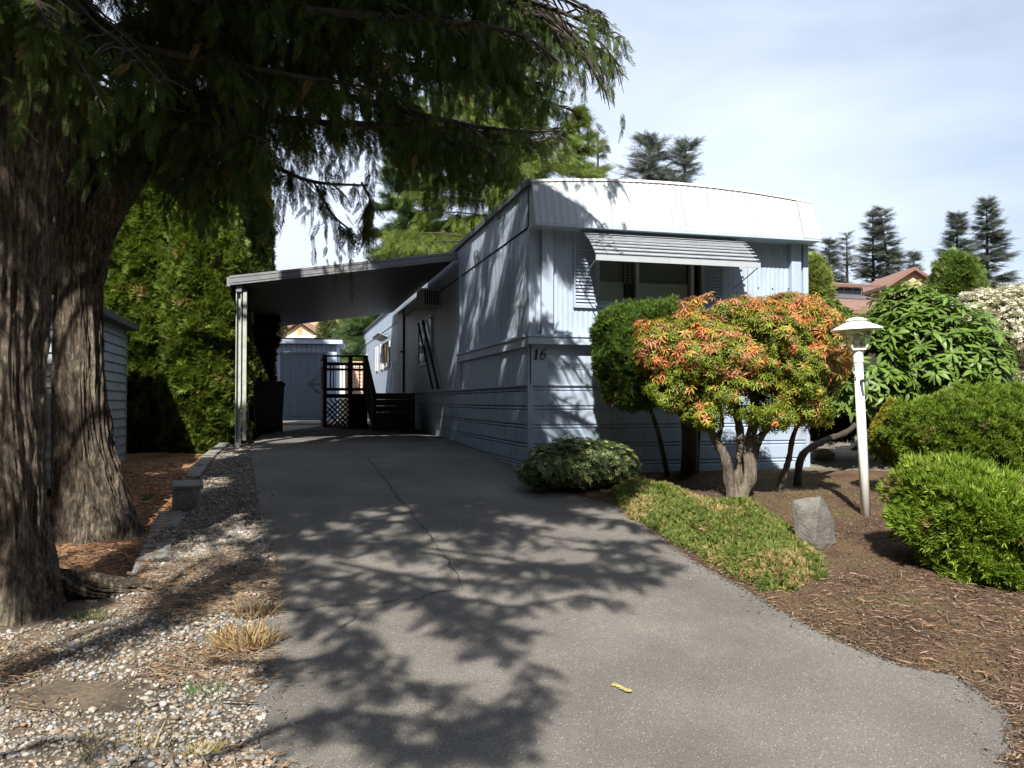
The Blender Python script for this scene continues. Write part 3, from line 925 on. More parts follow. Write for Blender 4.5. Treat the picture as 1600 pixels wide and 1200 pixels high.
# front fascia of three ribs
for k, (dz, dv) in enumerate(((.055, -.012), (.018, -.004), (-.019, -.012), (-.052, -.004))):
    Q(MB().obox((-CUW/2-.06, V0+.012+dv, cz(-CUW/2-.06)+dz), (CUW/2+.03, 0, (CUW/2+.03)*.53/CUW), (0, .014, 0), (0, 0, .017)), 'fascia_rib', CPMET)
Q(MB().box(-CUW-.13, -CUW-.08, V0, V1C, 3.30, 3.44), 'gutter', CPMET)
Q(MB().box(-CUW+.0, -CUW+.08, V0+.05, V1C-.02, cz(-CUW)-.17, cz(-CUW)-.045), 'beam', CPMET)
for v in (V0+.12, V0+3.0, V0+5.8, V1C-.15):
    gz = float(g0(hw(-CUW+.04, v)[1]))
    pz = MB().box(-CUW, -CUW+.012, v-.04, v+.04, gz+.03, cz(-CUW)-.171).box(-CUW+.068, -CUW+.08, v-.04, v+.04, gz+.03, cz(-CUW)-.171).box(-CUW+.013, -CUW+.067, v+.02, v+.03, gz+.03, cz(-CUW)-.171)
    po = Q(pz, 'post', POSTM)
    po2 = subpart(MB().box(-CUW+.015, -CUW+.065, v-.05, v+.05, gz-.05, gz+.08), 'post_foot', GALV, po)
dz0 = float(g0(hw(-CUW+.04, V0+.2)[1]))
Q(MB().box(-CUW+.10, -CUW+.16, V0+.10, V0+.16, dz0+.1, 3.26), 'downspout', POSTM, bevel=.008)

# ------------------------------------------------------------------ entry deck under the carport
dk, DO = rootH('entry_deck', 'dark brown wooden entry deck with railing and lattice under the carport', 'deck', (-.95, 11, .92))
def R_(mb, name, material=DECKW, **k):
    o = mb.obj(name, material, dk, **k); o.location = DO
    return o
DV, DU0, DU1 = 10.5, -1.85, -.92
for k in range(16):
    R_(MB().box(DU0, -.08, DV+.02+k*.14, DV+.15+k*.14, 1.70, 1.74), 'deck_board')
for u in (DU0, -1.27, DU1):
    R_(MB().box(u-.045, u+.045, DV-.05, DV+.04, .85, 2.60), 'railing_post')
R_(MB().box(DU0-.06, DU1+.06, DV-.07, DV+.06, 2.602, 2.64), 'top_rail')
for z0, z1 in ((2.40, 2.475), (2.28, 2.335), (1.81, 1.88), (1.64, 1.735)):
    for a, b in ((DU0+.046, -1.27-.046), (-1.27+.046, DU1-.046)):
        R_(MB().box(a, b, DV-.03, DV+.0, z0, z1), 'railing_crossbar')
for u in (-1.73, -1.66, -1.46, -1.38, -1.32, -1.06):
    R_(MB().box(u-.012, u+.012, DV-.022, DV-.004, 1.881, 2.399), 'baluster')
for k in range(-3, 9):
    for s in (-1, 1):
        x = DU0 + .1 + k*.12
        a = (x, DV-.02+.012*s, 1.0) if s > 0 else (x+.62, DV-.02+.012*s, 1.0)
        b = (x+.62, DV-.02+.012*s, 1.62) if s > 0 else (x, DV-.02+.012*s, 1.62)
        def clipx(p, q):
            p, q = np.array(p), np.array(q); lo, hi = DU0+.05, DU1-.05
            d_ = q-p; ts = [0, 1]
            for lim in (lo, hi):
                t = (lim-p[0])/d_[0]
                if 0 < t < 1: ts.append(t)
            ts = sorted(ts); best = None
            for t0, t1 in zip(ts[:-1], ts[1:]):
                mid = p+d_*(t0+t1)/2
                if lo <= mid[0] <= hi: best = (p+d_*t0, p+d_*t1)
            return best
        c_ = clipx(a, b)
        if c_ is not None and np.linalg.norm(c_[1]-c_[0]) > .05:
            R_(MB().bar(c_[0], c_[1], .010, .035, up=(0, 0, 1)), 'lattice_strip')
R_(MB().box(-1.27, DU1+.04, DV+.01, DV+.03, .9, 1.69), 'plank_skirt')
# left side rail going back
for z0, z1 in ((2.602, 2.64), (2.40, 2.475), (1.81, 1.88), (1.64, 1.735)):
    R_(MB().box(DU0-.03, DU0+.03, DV+.05, DV+2.2, z0, z1), 'side_rail')
for v in np.arange(DV+.2, DV+2.1, .14):
    R_(MB().box(DU0-.015, DU0+.015, v, v+.05, 1.88, 2.40), 'baluster')
for v in np.arange(DV+.06, DV+2.2, .145):
    R_(MB().box(DU0-.012, DU0+.012, v, v+.13, .9, 1.64), 'skirt_board')
# stairs coming towards the driveway
for k in range(4):
    R_(MB().box(DU1+.03, -.1, DV-.32-.34*k, DV-.0-.34*k, 1.52-.18*k, 1.56-.18*k), 'stair_tread')
R_(MB().bar((DU1, DV-.02, 2.60), (DU1, DV-2.0, 1.72), .09, .05), 'stair_handrail')
R_(MB().bar((DU1, DV-.02, 1.75), (DU1, DV-2.0, .98), .05, .2), 'stair_stringer')
for k in range(9):
    v = DV-.2-.2*k; zt = 2.58-.88*(.18+.2*k)/1.98
    R_(MB().box(DU1-.015, DU1+.015, v-.05, v+.05, zt-.8, zt), 'stair_baluster')
R_(MB().box(DU1-.05, DU1+.04, DV-2.09, DV-2.0, .85, 1.74), 'railing_post')
R_(MB().box(-.13, -.06, DV-2.09, DV-2.0, .85, 1.74), 'railing_post')
for k in range(6):
    R_(MB().box(DU1+.045, -.135, DV-2.06, DV-2.03,   .93+.135*k, 1.061+.135*k), 'landing_board')

# ------------------------------------------------------------------ wheeled bin
gzb = float(g0(16.7))
wb = empty('wheeled_bin', 'black wheeled rubbish bin with closed lid behind the carport post', 'bin', loc=(at(420, 672, 16.7)[0], 16.7, gzb))
wb.rotation_euler = (0, 0, HA)
m = MB()
V = [(-.25, -.26, .03), (.25, -.26, .03), (.25, .20, .03), (-.25, .20, .03), (-.30, -.34, .95), (.30, -.34, .95), (.30, .34, .95), (-.30, .34, .95)]
m.add(V, [(0, 3, 2, 1), (0, 1, 5, 4), (1, 2, 6, 5), (2, 3, 7, 6), (3, 0, 4, 7)])
m.obj('bin_body', BLACKP, wb, bevel=.03)
m = MB().box(-.32, .32, -.36, .36, .952, 1.0)
m.obox((0, -.02, 1.015), (.27, 0, 0), (0, .30, 0), (0, 0, .02)); m.obj('lid', BLACKP, wb, bevel=.012)
MB().tube([(-.26, .38, .98), (.26, .38, .98)], .018, 8).obj('handle', BLACKP, wb)
for x in (-.24, .24):
    MB().tube([(x-.03, .25, .13), (x+.03, .25, .13)], .13, 16).obj('wheel', BLACKP, wb)
MB().box(-.28, .28, -.352, -.335, .86, .92).obj('rim_band', BLACKP, wb)

# ------------------------------------------------------------------ garden shed behind the carport
SB = float(g0(25))
sx0, sx1 = at(413, 640, 25)[0], at(524, 640, 25)[0]
shd = empty('garden_shed', 'pale blue flat roofed shed with a plank door at the end of the driveway', 'shed', loc=(sx0, 24.7, SB))
shd.rotation_euler = (0, 0, HA*.6)
sw = (sx1-sx0)/math.cos(HA*.6)
def shp(mb, n, mt_, **k): return mb.obj(n, mt_, shd, **k)
SHW = mat('shed_paint', (.40, .50, .64), (.46, .55, .68), rough=.7, scale=6, dirt=(.30, .33, .36), dscale=5)
SHD = mat('shed_door_paint', (.12, .155, .205), (.16, .20, .255), rough=.7, scale=6, stretch=(5, 1, .5), dirt=(.14, .16, .18), dscale=5)
nb = 15
for k in range(nb):
    a, b = sw*k/nb, sw*(k+1)/nb
    shp(MB().box(a+.006, b-.006, 0, .03, 0, 2.28), 'wall_board', SHW)
shp(MB().box(0, sw, .031, 2.2, 0, 2.27), 'shed_core', SEAM)
shp(MB().box(-.02, -.002, .0, 2.2, 0, 2.28).box(sw+.002, sw+.02, 0, 2.2, 0, 2.28), 'side_wall', SHW)
shp(MB().box(-.12, sw+.2, -.22, 2.4, 2.30, 2.44), 'roof', SHW)
shp(MB().box(-.14, sw+.22, -.24, 2.42, 2.442, 2.47), 'roofing', SEAM)
dx0, dx1 = sw*.28, sw*.83
dr = shp(MB().box(dx0-.07, dx0, -.03, -.002, .12, 1.98).box(dx1, dx1+.07, -.03, -.002, .12, 1.98).box(dx0-.07, dx1+.07, -.03, -.002, 1.981, 2.05).box(dx0-.07, dx1+.07, -.06, -.002, .02, .118), 'door', SHD)
npk = 5
for k in range(npk):
    a, b = dx0+(dx1-dx0)*k/npk, dx0+(dx1-dx0)*(k+1)/npk
    subpart(MB().box(a+.006, b-.006, -.022, -.003, .14, 1.97), 'door_plank', SHD, dr)
for pa, pb in (((.62, 1.12), (.97, 1.42)), ((.62, 1.12), (.97, .82)), ((.62, 1.12), (.97, 1.12))):
    subpart(MB().bar((dx0+(dx1-dx0)*pa[0], -.035, pa[1]), (dx0+(dx1-dx0)*pb[0], -.035, pb[1]), .02, .03, up=(0, 1, 0)), 'brace', SHD, dr)
tag(MB().obox((sx0-.05, 24.5, SB+.62), (.04, 0, 0), (0, .012, 0), (.05, 0, .62)).obj('white_plank', WHITE), 'white plank leaning at the left side of the blue garden shed', 'plank')

# ------------------------------------------------------------------ shed at the left edge, behind the cedars
_lx = at(194, 712, 12.2)
LS = empty('lap_sided_shed', 'grey lap sided shed with a dark roof edge partly hidden behind the second cedar trunk', 'shed', loc=(_lx[0], 12.2, float(g(_lx[0], 12.2))))
LSP = mat('grey_lap_paint', (.27, .31, .345), (.32, .36, .39), rough=.7, scale=5, dirt=(.2, .21, .2), dscale=4)
for k in range(15):
    z = -.02 + k*.128
    MB().obox((.0, -1.6, z+.064), (.008, 0, 0), (0, 1.59, 0), (-.012, 0, .068)).obj('lap_board', LSP, LS)
MB().box(-2.6, -.03, -3.2, -.01, -.1, 1.90).obj('shed_core', LSP, LS)
for k in range(15):
    z = -.02 + k*.128
    MB().obox((-1.3, -3.22, z+.064), (1.29, 0, 0), (0, .008, 0), (0, .012, .068)).obj('lap_board', LSP, LS)
MB().box(-.03, .022, -.009, .03, -.1, 1.9).obj('corner_board', LSP, LS)
MB().box(-2.8, .16, -3.4, .2, 1.901, 1.99).obj('roof', mat('shed_roof', (.06, .065, .06), (.10, .105, .10), rough=.8, scale=9), LS)
LS.rotation_euler = (0, 0, HA)

# ------------------------------------------------------------------ houses and fences in the distance
TILE_O = mat('salmon_shingle', (.40, .185, .12), (.48, .24, .16), rough=.9, scale=9, bump=.02)
TANW = mat('tan_stucco', (.66, .50, .30), (.72, .56, .35), rough=.8, scale=4)
BRN = mat('brown_shingle', (.17, .095, .075), (.22, .13, .10), rough=.9, scale=14, bump=.02)
BRNW = mat('tan_board_wall', (.48, .31, .20), (.55, .37, .25), rough=.8, scale=3, stretch=(.5, .5, 6))
def gable_house(name, label, P0, P1, depth, zb_, zw, zr, wallm, roofm, over=.5, front_gable=False, group=None):
    """box between ground points P0,P1 (front wall) running back by depth; ridge along or across the front"""
    P0, P1 = np.array(P0, float), np.array(P1, float)
    w = float(np.linalg.norm(P1-P0)); ang = math.atan2(*(P1-P0)[::-1])
    r = empty(name, label, 'house', loc=(P0[0], P0[1], zb_), group=group); r.rotation_euler = (0, 0, ang)
    h, hr = zw-zb_, zr-zb_
    m = MB()
    if front_gable:
        m.add([(0, 0, 0), (w, 0, 0), (w, 0, h), (w/2, 0, hr), (0, 0, h), (0, depth, 0), (w, depth, 0), (w, depth, h), (w/2, depth, hr), (0, depth, h)],
              [(0, 1, 2, 3, 4), (5, 9, 8, 7, 6), (0, 4, 9, 5), (1, 6, 7, 2)])
    else:
        m.add([(0, 0, 0), (w, 0, 0), (w, 0, h), (0, 0, h), (0, depth, 0), (w, depth, 0), (w, depth, h), (0, depth, h), (0, depth/2, hr), (w, depth/2, hr)],
              [(0, 1, 2, 3), (4, 7, 6, 5), (0, 3, 8, 7, 4), (1, 5, 6, 9, 2)])
    m.obj('wall', wallm, r)
    m = MB(); t = .18
    if front_gable:
        k = (hr-h)/(w/2)
        for s in (-1, 1):
            xe = w/2 + s*(w/2+over); ze = hr - k*(w/2+over)
            V = [(w/2, -over, hr+.02), (xe, -over, ze+.02), (xe, depth+over, ze+.02), (w/2, depth+over, hr+.02)]
            V += [(a, b, c+t) for a, b, c in V]
            m.add(V, [(0, 1, 2, 3), (4, 7, 6, 5), (0, 4, 5, 1), (1, 5, 6, 2), (2, 6, 7, 3)])
    else:
        k = (hr-h)/(depth/2)
        for s in (-1, 1):
            ye = depth/2 + s*(depth/2+over); ze = hr - k*(depth/2+over)
            V = [(-over, depth/2, hr+.02), (-over, ye, ze+.02), (w+over, ye, ze+.02), (w+over, depth/2, hr+.02)]
            V += [(a, b, c+t) for a, b, c in V]
            m.add(V, [(0, 1, 2, 3), (4, 7, 6, 5), (0, 4, 5, 1), (1, 5, 6, 2), (2, 6, 7, 3)])
    rf = m.obj('roof', roofm, r)
    return r, w, h, hr
# salmon-roofed house left
a0 = at(395, 620, 48); a1 = at(563, 620, 48)
zf = lambda y, Y: float(at(800, y, Y)[2])
hs, w_, h_, hr_ = gable_house('tan_house', 'tan house with a long salmon shingle roof seen beyond the garden shed', a0[:2], a1[:2], 8, 1.1, zf(524, 48), zf(462, 52), TANW, TILE_O)
gx0, gx1 = at(437, 600, 46)[0]-a0[0], at(500, 600, 46)[0]-a0[0]
gm = MB(); zt = zf(503, 46)-1.1; ze = zf(524, 46)-1.1; xm = (gx0+gx1)/2
gm.add([(gx0+.2, -2, 0), (gx1-.2, -2, 0), (gx1-.2, -2, ze), (xm, -2, zt-.1), (gx0+.2, -2, ze), (gx0+.2, 0, 0), (gx1-.2, 0, 0)], [(0, 1, 2, 3, 4), (0, 4, 5), (1, 6, 2)])
gg = gm.obj('gable_wing', TANW, hs)
gm = MB()
for s, xe in ((-1, gx0-.2), (1, gx1+.2)):
    V = [(xm, -2.3, zt), (xe, -2.3, ze-.15), (xe, 2.5, ze-.15), (xm, 2.5, zt)]; V += [(a, b, c+.14) for a, b, c in V]
    gm.add(V, [(0, 1, 2, 3), (4, 7, 6, 5), (0, 4, 5, 1), (1, 5, 6, 2), (2, 6, 7, 3)])
subpart(gm, 'gable_roof', mat('brown_roof_edge', (.20, .12, .09), (.26, .16, .12), rough=.9), gg)
subpart(MB().box(xm-.13, xm+.13, -2.03, -2.005, zt-.75, zt-.35), 'gable_vent', mat('vent_tan', (.42, .26, .14), rough=.8), gg)
subpart(MB().box(gx0, gx1, -2.12, -2.01, ze-.18, ze-.02), 'gable_trim', WHITE, gg)
MB().tube([(w_*.72, 3.4, hr_-.2), (w_*.72, 3.4, hr_+.5)], .12, 8).obj('roof_vent', SEAM, hs)
tag(MB().box(*sorted((at(534, 600, 40)[0], at(577, 600, 40)[0])), 40, 40.15, 1.0, zf(556, 40)).obj('grey_carport_fence', mat('pale_grey_panel', (.45, .47, .45), (.52, .54, .52), rough=.7, scale=5)), 'pale grey panel fence seen past the deck railing', 'fence')
# white fence panel and orange lattice seen through the railing
wf = tag(MB().box(at(515, 600, 29)[0], at(539, 600, 29)[0], 29, 29.06, .98, zf(566, 29)).obj('white_fence', WHITE), 'white board fence seen through the deck railing', 'fence')
lf = empty('lattice_screen', 'orange brown wooden lattice screen behind the deck railing', 'lattice', loc=(at(540, 600, 28)[0], 28, .98))
LATM = mat('orange_cedar', (.50, .25, .11), (.60, .32, .16), rough=.7, scale=10)
lw = at(566, 600, 28)[0]-at(540, 600, 28)[0]; lh = zf(566, 28)-.98
for k in range(8):
    MB().box(lw*k/7-.012, lw*k/7+.012, -.012, 0, 0, lh).obj('lattice_upright', LATM, lf)
for k in range(17):
    MB().box(0, lw, -.026, -.014, lh*k/16, lh*k/16+.03).obj('lattice_rail', LATM, lf)
MB().box(0, lw, .05, .07, 0, lh).obj('backing_panel', WHITE, lf)

# brown-roofed house with a clerestory, right
YB = 36
hb, w_, h_, hr_ = gable_house('brown_roof_house', 'house with brown shingle roof and a windowed clerestory above it, beyond the green shrub', at(1262, 600, YB)[:2], at(1418, 600, YB+2)[:2], 9, 1.1, zf(484, YB), zf(450, YB+4.5), BRNW, BRN, over=.4)
cx0, cx1 = 3.3, 5.2
cz0, cz1 = zf(461, YB+2.2)-1.1, zf(441, YB+2.2)-1.1
cl = MB().box(cx0, cx1, 2.2, 5, cz0-.8, cz1).obj('clerestory', mat('brown_board', (.28, .17, .12), (.34, .21, .15), rough=.8, scale=6), hb)
subpart(MB().box(cx0-.1, cx1+.1, 2.1, 2.19, cz0, cz0+.16), 'trim_board', WHITE, cl)
cwin = subpart(MB().box(cx0+.15, cx1-.1, 2.15, 2.195, cz0+.17, cz1-.02), 'window', WHITE, cl)
for k in range(3):
    a = cx0+.22+(cx1-cx0-.35)*k/3
    subpart(MB().box(a, a+(cx1-cx0-.35)/3-.05, 2.12, 2.145, cz0+.22, cz1-.08), 'window_glass', mat('dark_glass', (.03, .04, .045), rough=.1), cl)
subpart(MB().obox(((cx0+cx1)/2, 3.4, cz1+.28), ((cx1-cx0)/2+.4, 0, .03), (0, 1.9, .34), (0, -.01, .06)), 'clerestory_roof', BRN, cl)
ht, w_, h_, hr_ = gable_house('tan_gable_house', 'tan boarded gable end with dark brown eaves just right of the clerestory house', at(1392, 600, 44)[:2], at(1462, 600, 44)[:2], 4, 1.2, zf(446, 44), zf(424, 44), BRNW, BRN, over=.35, front_gable=True)
MB().box(w_*.42, w_*.66, -.05, -.01, h_-.9, h_-.05).obj('gable_window', BRNW, ht)
# yellow house at the right edge with white porch post
YY = 26
hy, w_, h_, hr_ = gable_house('yellow_house', 'pale yellow house at the far right edge behind the flowering shrub', at(1566, 600, YY)[:2], at(1720, 600, YY)[:2], 7, 1.0, zf(520, YY), zf(478, YY+3.5), mat('yellow_paint', (.72, .62, .28), (.76, .66, .32), rough=.7), mat('grey_shingle', (.30, .30, .30), (.38, .38, .38), rough=.9, scale=12), over=.4)
MB().box(.45, .62, -.9, -.75, 0, h_-.1).obj('porch_post', WHITE, hy)
MB().box(0.1, 5, -.95, -.1, 1.18, 1.32).obj('porch_rail', WHITE, hy)
MB().box(-.2, 5, -1.1, -.1, h_-.12, h_+.02).obj('porch_eave', WHITE, hy)
gb = tag(MB().box(-.28, .28, -.28, .28, 0, .62).box(-.31, .31, -.31, .31, .62, .70).obj('green_crate', mat('green_plastic', (.02, .16, .11), (.03, .2, .13), rough=.4), bevel=.02), 'dark green box beside the white porch post of the yellow house', 'box')
gb.location = (*at(1571, 600, 22)[:2], zf(606, 22))
tag(MB().box(-.4, .4, -.4, .4, 0, zf(606, 22)-1.0).obj('garden_table', DECKW), 'low dark garden table carrying the green box', 'table').location = (*at(1571, 600, 22)[:2], 1.0)

# ------------------------------------------------------------------ garden lamp post
lb = gp(1353, 815); LY = lb[1]
Lb = np.array([lb[0], LY, float(g(lb[0], LY))])
Lt = at(1340, 546, LY)
lamp = empty('garden_lamp', 'white garden lamp post with a four sided lantern and the number 16 down its post', 'lamp post', loc=Lb)
H_ = Lt[2]-Lb[2]
zax = Vector(Lt-Lb).normalized(); lamp.rotation_euler = zax.to_track_quat('Z', 'Y').to_euler()
H_ = float(np.linalg.norm(Lt-Lb))
MB().tube([(0, 0, -.05), (0, 0, H_-.10)], [.044, .040], 20).obj('post', WHITE, lamp, smooth=True)
MB().tube([(0, 0, H_-.12), (0, 0, H_-.01)], .046, 32).obj('post_collar', WHITE, lamp)
MB().tube([(-.16, 0, H_-.30), (-.03, 0, H_-.30)], .013, 8).tube([(.03, 0, H_-.295), (.17, 0, H_-.285)], .016, 8).obj('ladder_bar', mat('green_rod', (.02, .06, .045), (.03, .08, .06), rough=.5), lamp)
la = math.radians(38)
def sq(r, z, a=la): return [(r*math.cos(a+k*math.pi/2), r*math.sin(a+k*math.pi/2), z) for k in range(4)]
def frustum(mb, r0, z0, r1, z1, cap=True):
    V = sq(r0, z0) + sq(r1, z1)
    f = [(k, (k+1) % 4, 4+(k+1) % 4, 4+k) for k in range(4)]
    if cap: f += [(3, 2, 1, 0), (4, 5, 6, 7)]
    return mb.add(V, f)
MB_ = frustum(MB(), .085, H_-.008, .09, H_+.008)
lant = MB_.obj('lantern_base', WHITE, lamp)
B0, B1 = H_+.008, H_+.192
f_ = MB()
for k in range(4):
    a = la+k*math.pi/2
    f_.bar((.088*math.cos(a), .088*math.sin(a), B0), (.158*math.cos(a), .158*math.sin(a), B1), .013)
f_.obj('lantern_frame', WHITE, lamp)
for k in range(4):
    a, b = la+k*math.pi/2, la+(k+1)*math.pi/2
    V = [(.083*math.cos(a), .083*math.sin(a), B0+.002), (.083*math.cos(b), .083*math.sin(b), B0+.002), (.151*math.cos(b), .151*math.sin(b), B1-.002), (.151*math.cos(a), .151*math.sin(a), B1-.002)]
    MB().add(V, [(0, 1, 2, 3)]).obj('lantern_pane', LAMPGL, lamp)
MB().tube([(0, 0, H_+.01), (0, 0, H_+.05)], .02, 10).tube([(0, 0, H_+.05), (0, 0, H_+.075), (0, 0, H_+.12), (0, 0, H_+.14)], [.018, .033, .03, .01], 12).obj('bulb', mat('frosted_bulb', (.75, .75, .72), rough=.3), lamp, smooth=True)
r_ = MB(); prof = [(.232, B1-.012), (.228, B1+.004), (.16, B1+.030), (.085, B1+.066), (.078, B1+.072)]
n = 32
def rr(w, r): # rounded square
    s = max(abs(math.cos(w-la)), abs(math.sin(w-la)), .90)
    return r*(.94+.06*(abs(math.cos(2*(w-la)))))
V = [(rr(2*math.pi*k/n, r)*math.cos(2*math.pi*k/n), rr(2*math.pi*k/n, r)*math.sin(2*math.pi*k/n), z) for r, z in prof for k in range(n)]
r_.add(V, [(i*n+k, i*n+(k+1) % n, (i+1)*n+(k+1) % n, (i+1)*n+k) for i in range(len(prof)-1) for k in range(n)] + [tuple(reversed(range(n)))])
r_.obj('lamp_shade', WHITE, lamp, smooth=False)
r_ = MB(); prof = [(.098, B1+.074), (.096, B1+.080), (.06, B1+.098), (.02, B1+.106), (.001, B1+.107)]
V = [(r*math.cos(2*math.pi*k/n), r*math.sin(2*math.pi*k/n), z) for r, z in prof for k in range(n)]
r_.add(V, [(i*n+k, i*n+(k+1) % n, (i+1)*n+(k+1) % n, (i+1)*n+k) for i in range(len(prof)-1) for k in range(n)] + [tuple(reversed(range(n)))])
r_.obj('lamp_cap', WHITE, lamp, smooth=True)
for ch, zc in (('1', H_-.20), ('6', H_-.285)):
    t_ = bpy.data.curves.new('post_number', 'FONT'); t_.body = ch; t_.size = .085; t_.extrude = .002; t_.align_x = 'CENTER'
    t_.materials.append(INKM)
    o = bpy.data.objects.new('post_number', t_); link(o, lamp)
    a = math.radians(-72); o.location = (.047*math.cos(a), .047*math.sin(a), zc); o.rotation_euler = (math.radians(90), 0, a+math.radians(90)); to_mesh(o)

# ------------------------------------------------------------------ rocks
def rock(name, label, c, pts, amp, material, seed, sub=3):
    import bmesh
    bm = bmesh.new()
    for p in pts: bm.verts.new(p)
    bmesh.ops.convex_hull(bm, input=bm.verts)
    bmesh.ops.subdivide_edges(bm, edges=bm.edges, cuts=sub, use_grid_fill=True)
    bmesh.ops.triangulate(bm, faces=bm.faces)
    from mathutils import noise
    for v in bm.verts:
        q = v.co*5 + Vector((seed, seed*2, 0)); q2 = v.co*16 + Vector((seed, 0, 0))
        v.co += v.co.normalized()*(noise.noise(q)*amp + noise.noise(q2)*amp*.4)
    me = bpy.data.meshes.new(name); bm.to_mesh(me); bm.free(); me.materials.append(material)
    o = bpy.data.objects.new(name, me); link(o); o.location = c
    return tag(o, label, 'rock')
ROCKM = mat('grey_basalt', (.075, .073, .066), (.16, .152, .135), rough=.85, scale=9, bump=.012, bscale=45, dirt=(.20, .17, .11), dscale=6, dlo=.58, dhi=.8)
rb = gp(1272, 866); RYd = rb[1]
def rl(x, y, dy=0):
    p = at(x, y, RYd+dy); q = np.array([rb[0], RYd, float(g(*rb))]); return tuple(p-q)
rock('boulder', 'upright grey angular rock between the spreading juniper and the lamp post', (rb[0], RYd, float(g(*rb))),
     [rl(1238, 783), rl(1283, 775, .02), rl(1303, 815, .05), rl(1306, 848, .02), rl(1276, 868, -.05), rl(1243, 842, 0), rl(1259, 800, -.05),
      rl(1241, 786, .24), rl(1286, 778, .24), rl(1304, 838, .26), rl(1245, 852, .24), rl(1270, 876, -.02), rl(1278, 800, -.07), rl(1274, 850, -.09)], .012, ROCKM, 3)
TANR = mat('tan_stone', (.24, .20, .15), (.36, .31, .24), rough=.85, scale=9, bump=.01)
for (x, y, w, lab) in ((1285, 715, .17, 'tan stone beside the house corner behind the orange shrub'), (1345, 700, .2, 'tan stone in the shade beneath the large leaved shrub')):
    p = gp(x, y); w_ = w
    rock('stone', lab, (p[0], p[1], float(g(*p))+.04), [(-w, 0, -.1), (w, 0, -.1), (-w*.7, -w*.6, .0), (w*.8, -w*.5, .02), (w*.5, w*.6, .06), (-w*.5, w*.6, .05), (0, 0, w*.5), (w*.4, -.05, w*.45), (-w*.5, -.1, w*.4)], .01, TANR, x*.1)

# ------------------------------------------------------------------ garden edging on the left
ge = empty('garden_edging', 'weathered concrete edging pieces between the gravel strip and the needle strewn bed', 'edging', loc=(CURB[0][0], CURB[0][1], float(g0(CURB[0][1]))))
def cpt(t):      # t along curb polyline 0..1 by Y
    Y = CY0 + (CY1-CY0)*t
    return np.array([float(XC(Y)), Y])
def edge_piece(Ya, Yb, w, zt, zbm, name='edging_block', material=CONC, gap=.012, side=0):
    a = np.array([float(XC(Ya))+side, Ya+gap/2]); b = np.array([float(XC(Yb))+side, Yb-gap/2])
    d_ = (b-a)/2; c_ = (a+b)/2; nn = np.array([-d_[1], d_[0]]); nn = nn/np.linalg.norm(nn)*w/2
    z = float(g0(c_[1])); sl = (float(g0(b[1]))-float(g0(a[1])))/2
    o = MB().obox((c_[0], c_[1], z+(zt+zbm)/2), (d_[0], d_[1], sl), (nn[0], nn[1], 0), (random.uniform(-.004, .004), 0, (zt-zbm)/2)).obj(name, material, ge, bevel=.012)
    o.location = -Vector(ge.location)
    return o
Y0b = gp(262, 800)[1]
y = CY0
while y < Y0b - .08:
    edge_piece(y, y+.105, .23 + random.uniform(-.01, .01), .018+random.uniform(-.006, .010), -.16, 'edging_brick', gap=.02)
    y += .105
yy = gp(290, 755)[1]
for k in range(6):
    a = yy + .25 + k*(CY1+.3-yy-.25)/6; b = yy+.25+(k+1)*(CY1+.3-yy-.25)/6
    edge_piece(a, b, .16, .035, -.2, 'edging_block')
cb = empty('concrete_block', 'upright concrete block standing at the bend of the garden edging', 'block', loc=(*gp(293, 794), float(g0(gp(293, 794)[1]))-.03))
MB().box(-.11, .11, -.085, .085, 0, .24).obj('block_body', CONC, cb, bevel=.01)
MB().box(-.125, -.085, -.10, -.084, 0, .24).box(.06, .10, -.10, -.084, 0, .235).obj('block_rib', CONC, cb, bevel=.005)
MB().obox((0, 0, .262), (.14, .02, 0), (-.02, .10, .02), (0, -.003, .018)).obj('cap_slab', CONC, cb, bevel=.008)
cb.rotation_euler = (0, 0, .2)

# ------------------------------------------------------------------ leaf and spray prototypes
def proto_frond(pairs=9, sub=True, seed=0, w=.36):
    r = random.Random(seed)
    V = []; T = []
    def tri(a, b, c):
        k = len(V); V.extend([a, b, c]); T.append((k, k+1, k+2))
    def curve(x, z): return -.16*z*z - .25*x*x + .02*math.sin(9*z)
    def pt(x, z): return (x, curve(x, z), z)
    tri(pt(-.012, 0), pt(.012, 0), pt(0, 1))
    for i in range(pairs):
        z0 = .04 + .93*(i+.5*r.random())/pairs
        for s in (-1, 1):
            z = z0 + .02*s
            L_ = (w*(1-z)**.75 + .07)*r.uniform(.75, 1.15)
            an = math.radians(r.uniform(32, 48))
            dx, dz = s*math.sin(an), math.cos(an)
            bw = .020
            tip = (z*0 + dx*L_, z+dz*L_)
            mid = (dx*L_*.45, z+dz*L_*.45)
            tri(pt(0, z-.012), pt(mid[0]+bw*dz*s, mid[1]-bw*dx*s*.6), pt(*tip))
            tri(pt(0, z-.012), pt(*tip), pt(mid[0]-bw*dz*s, mid[1]+bw*dx*s*.8))
            if sub and L_ > .12:
                for f in (.35, .65):
                    bx, bz = dx*L_*f, z+dz*L_*f
                    l2 = L_*.38*(1.1-f)
                    tri(pt(bx-.010*s, bz-.015), pt(bx+.012*s, bz+.01), pt(bx+s*l2*.95, bz+l2*.25))
                    tri(pt(bx-.010*s, bz-.01), pt(bx+.008*s, bz+.014), pt(bx+s*l2*.05, bz+l2*.95))
    return np.array(V), np.array(T)
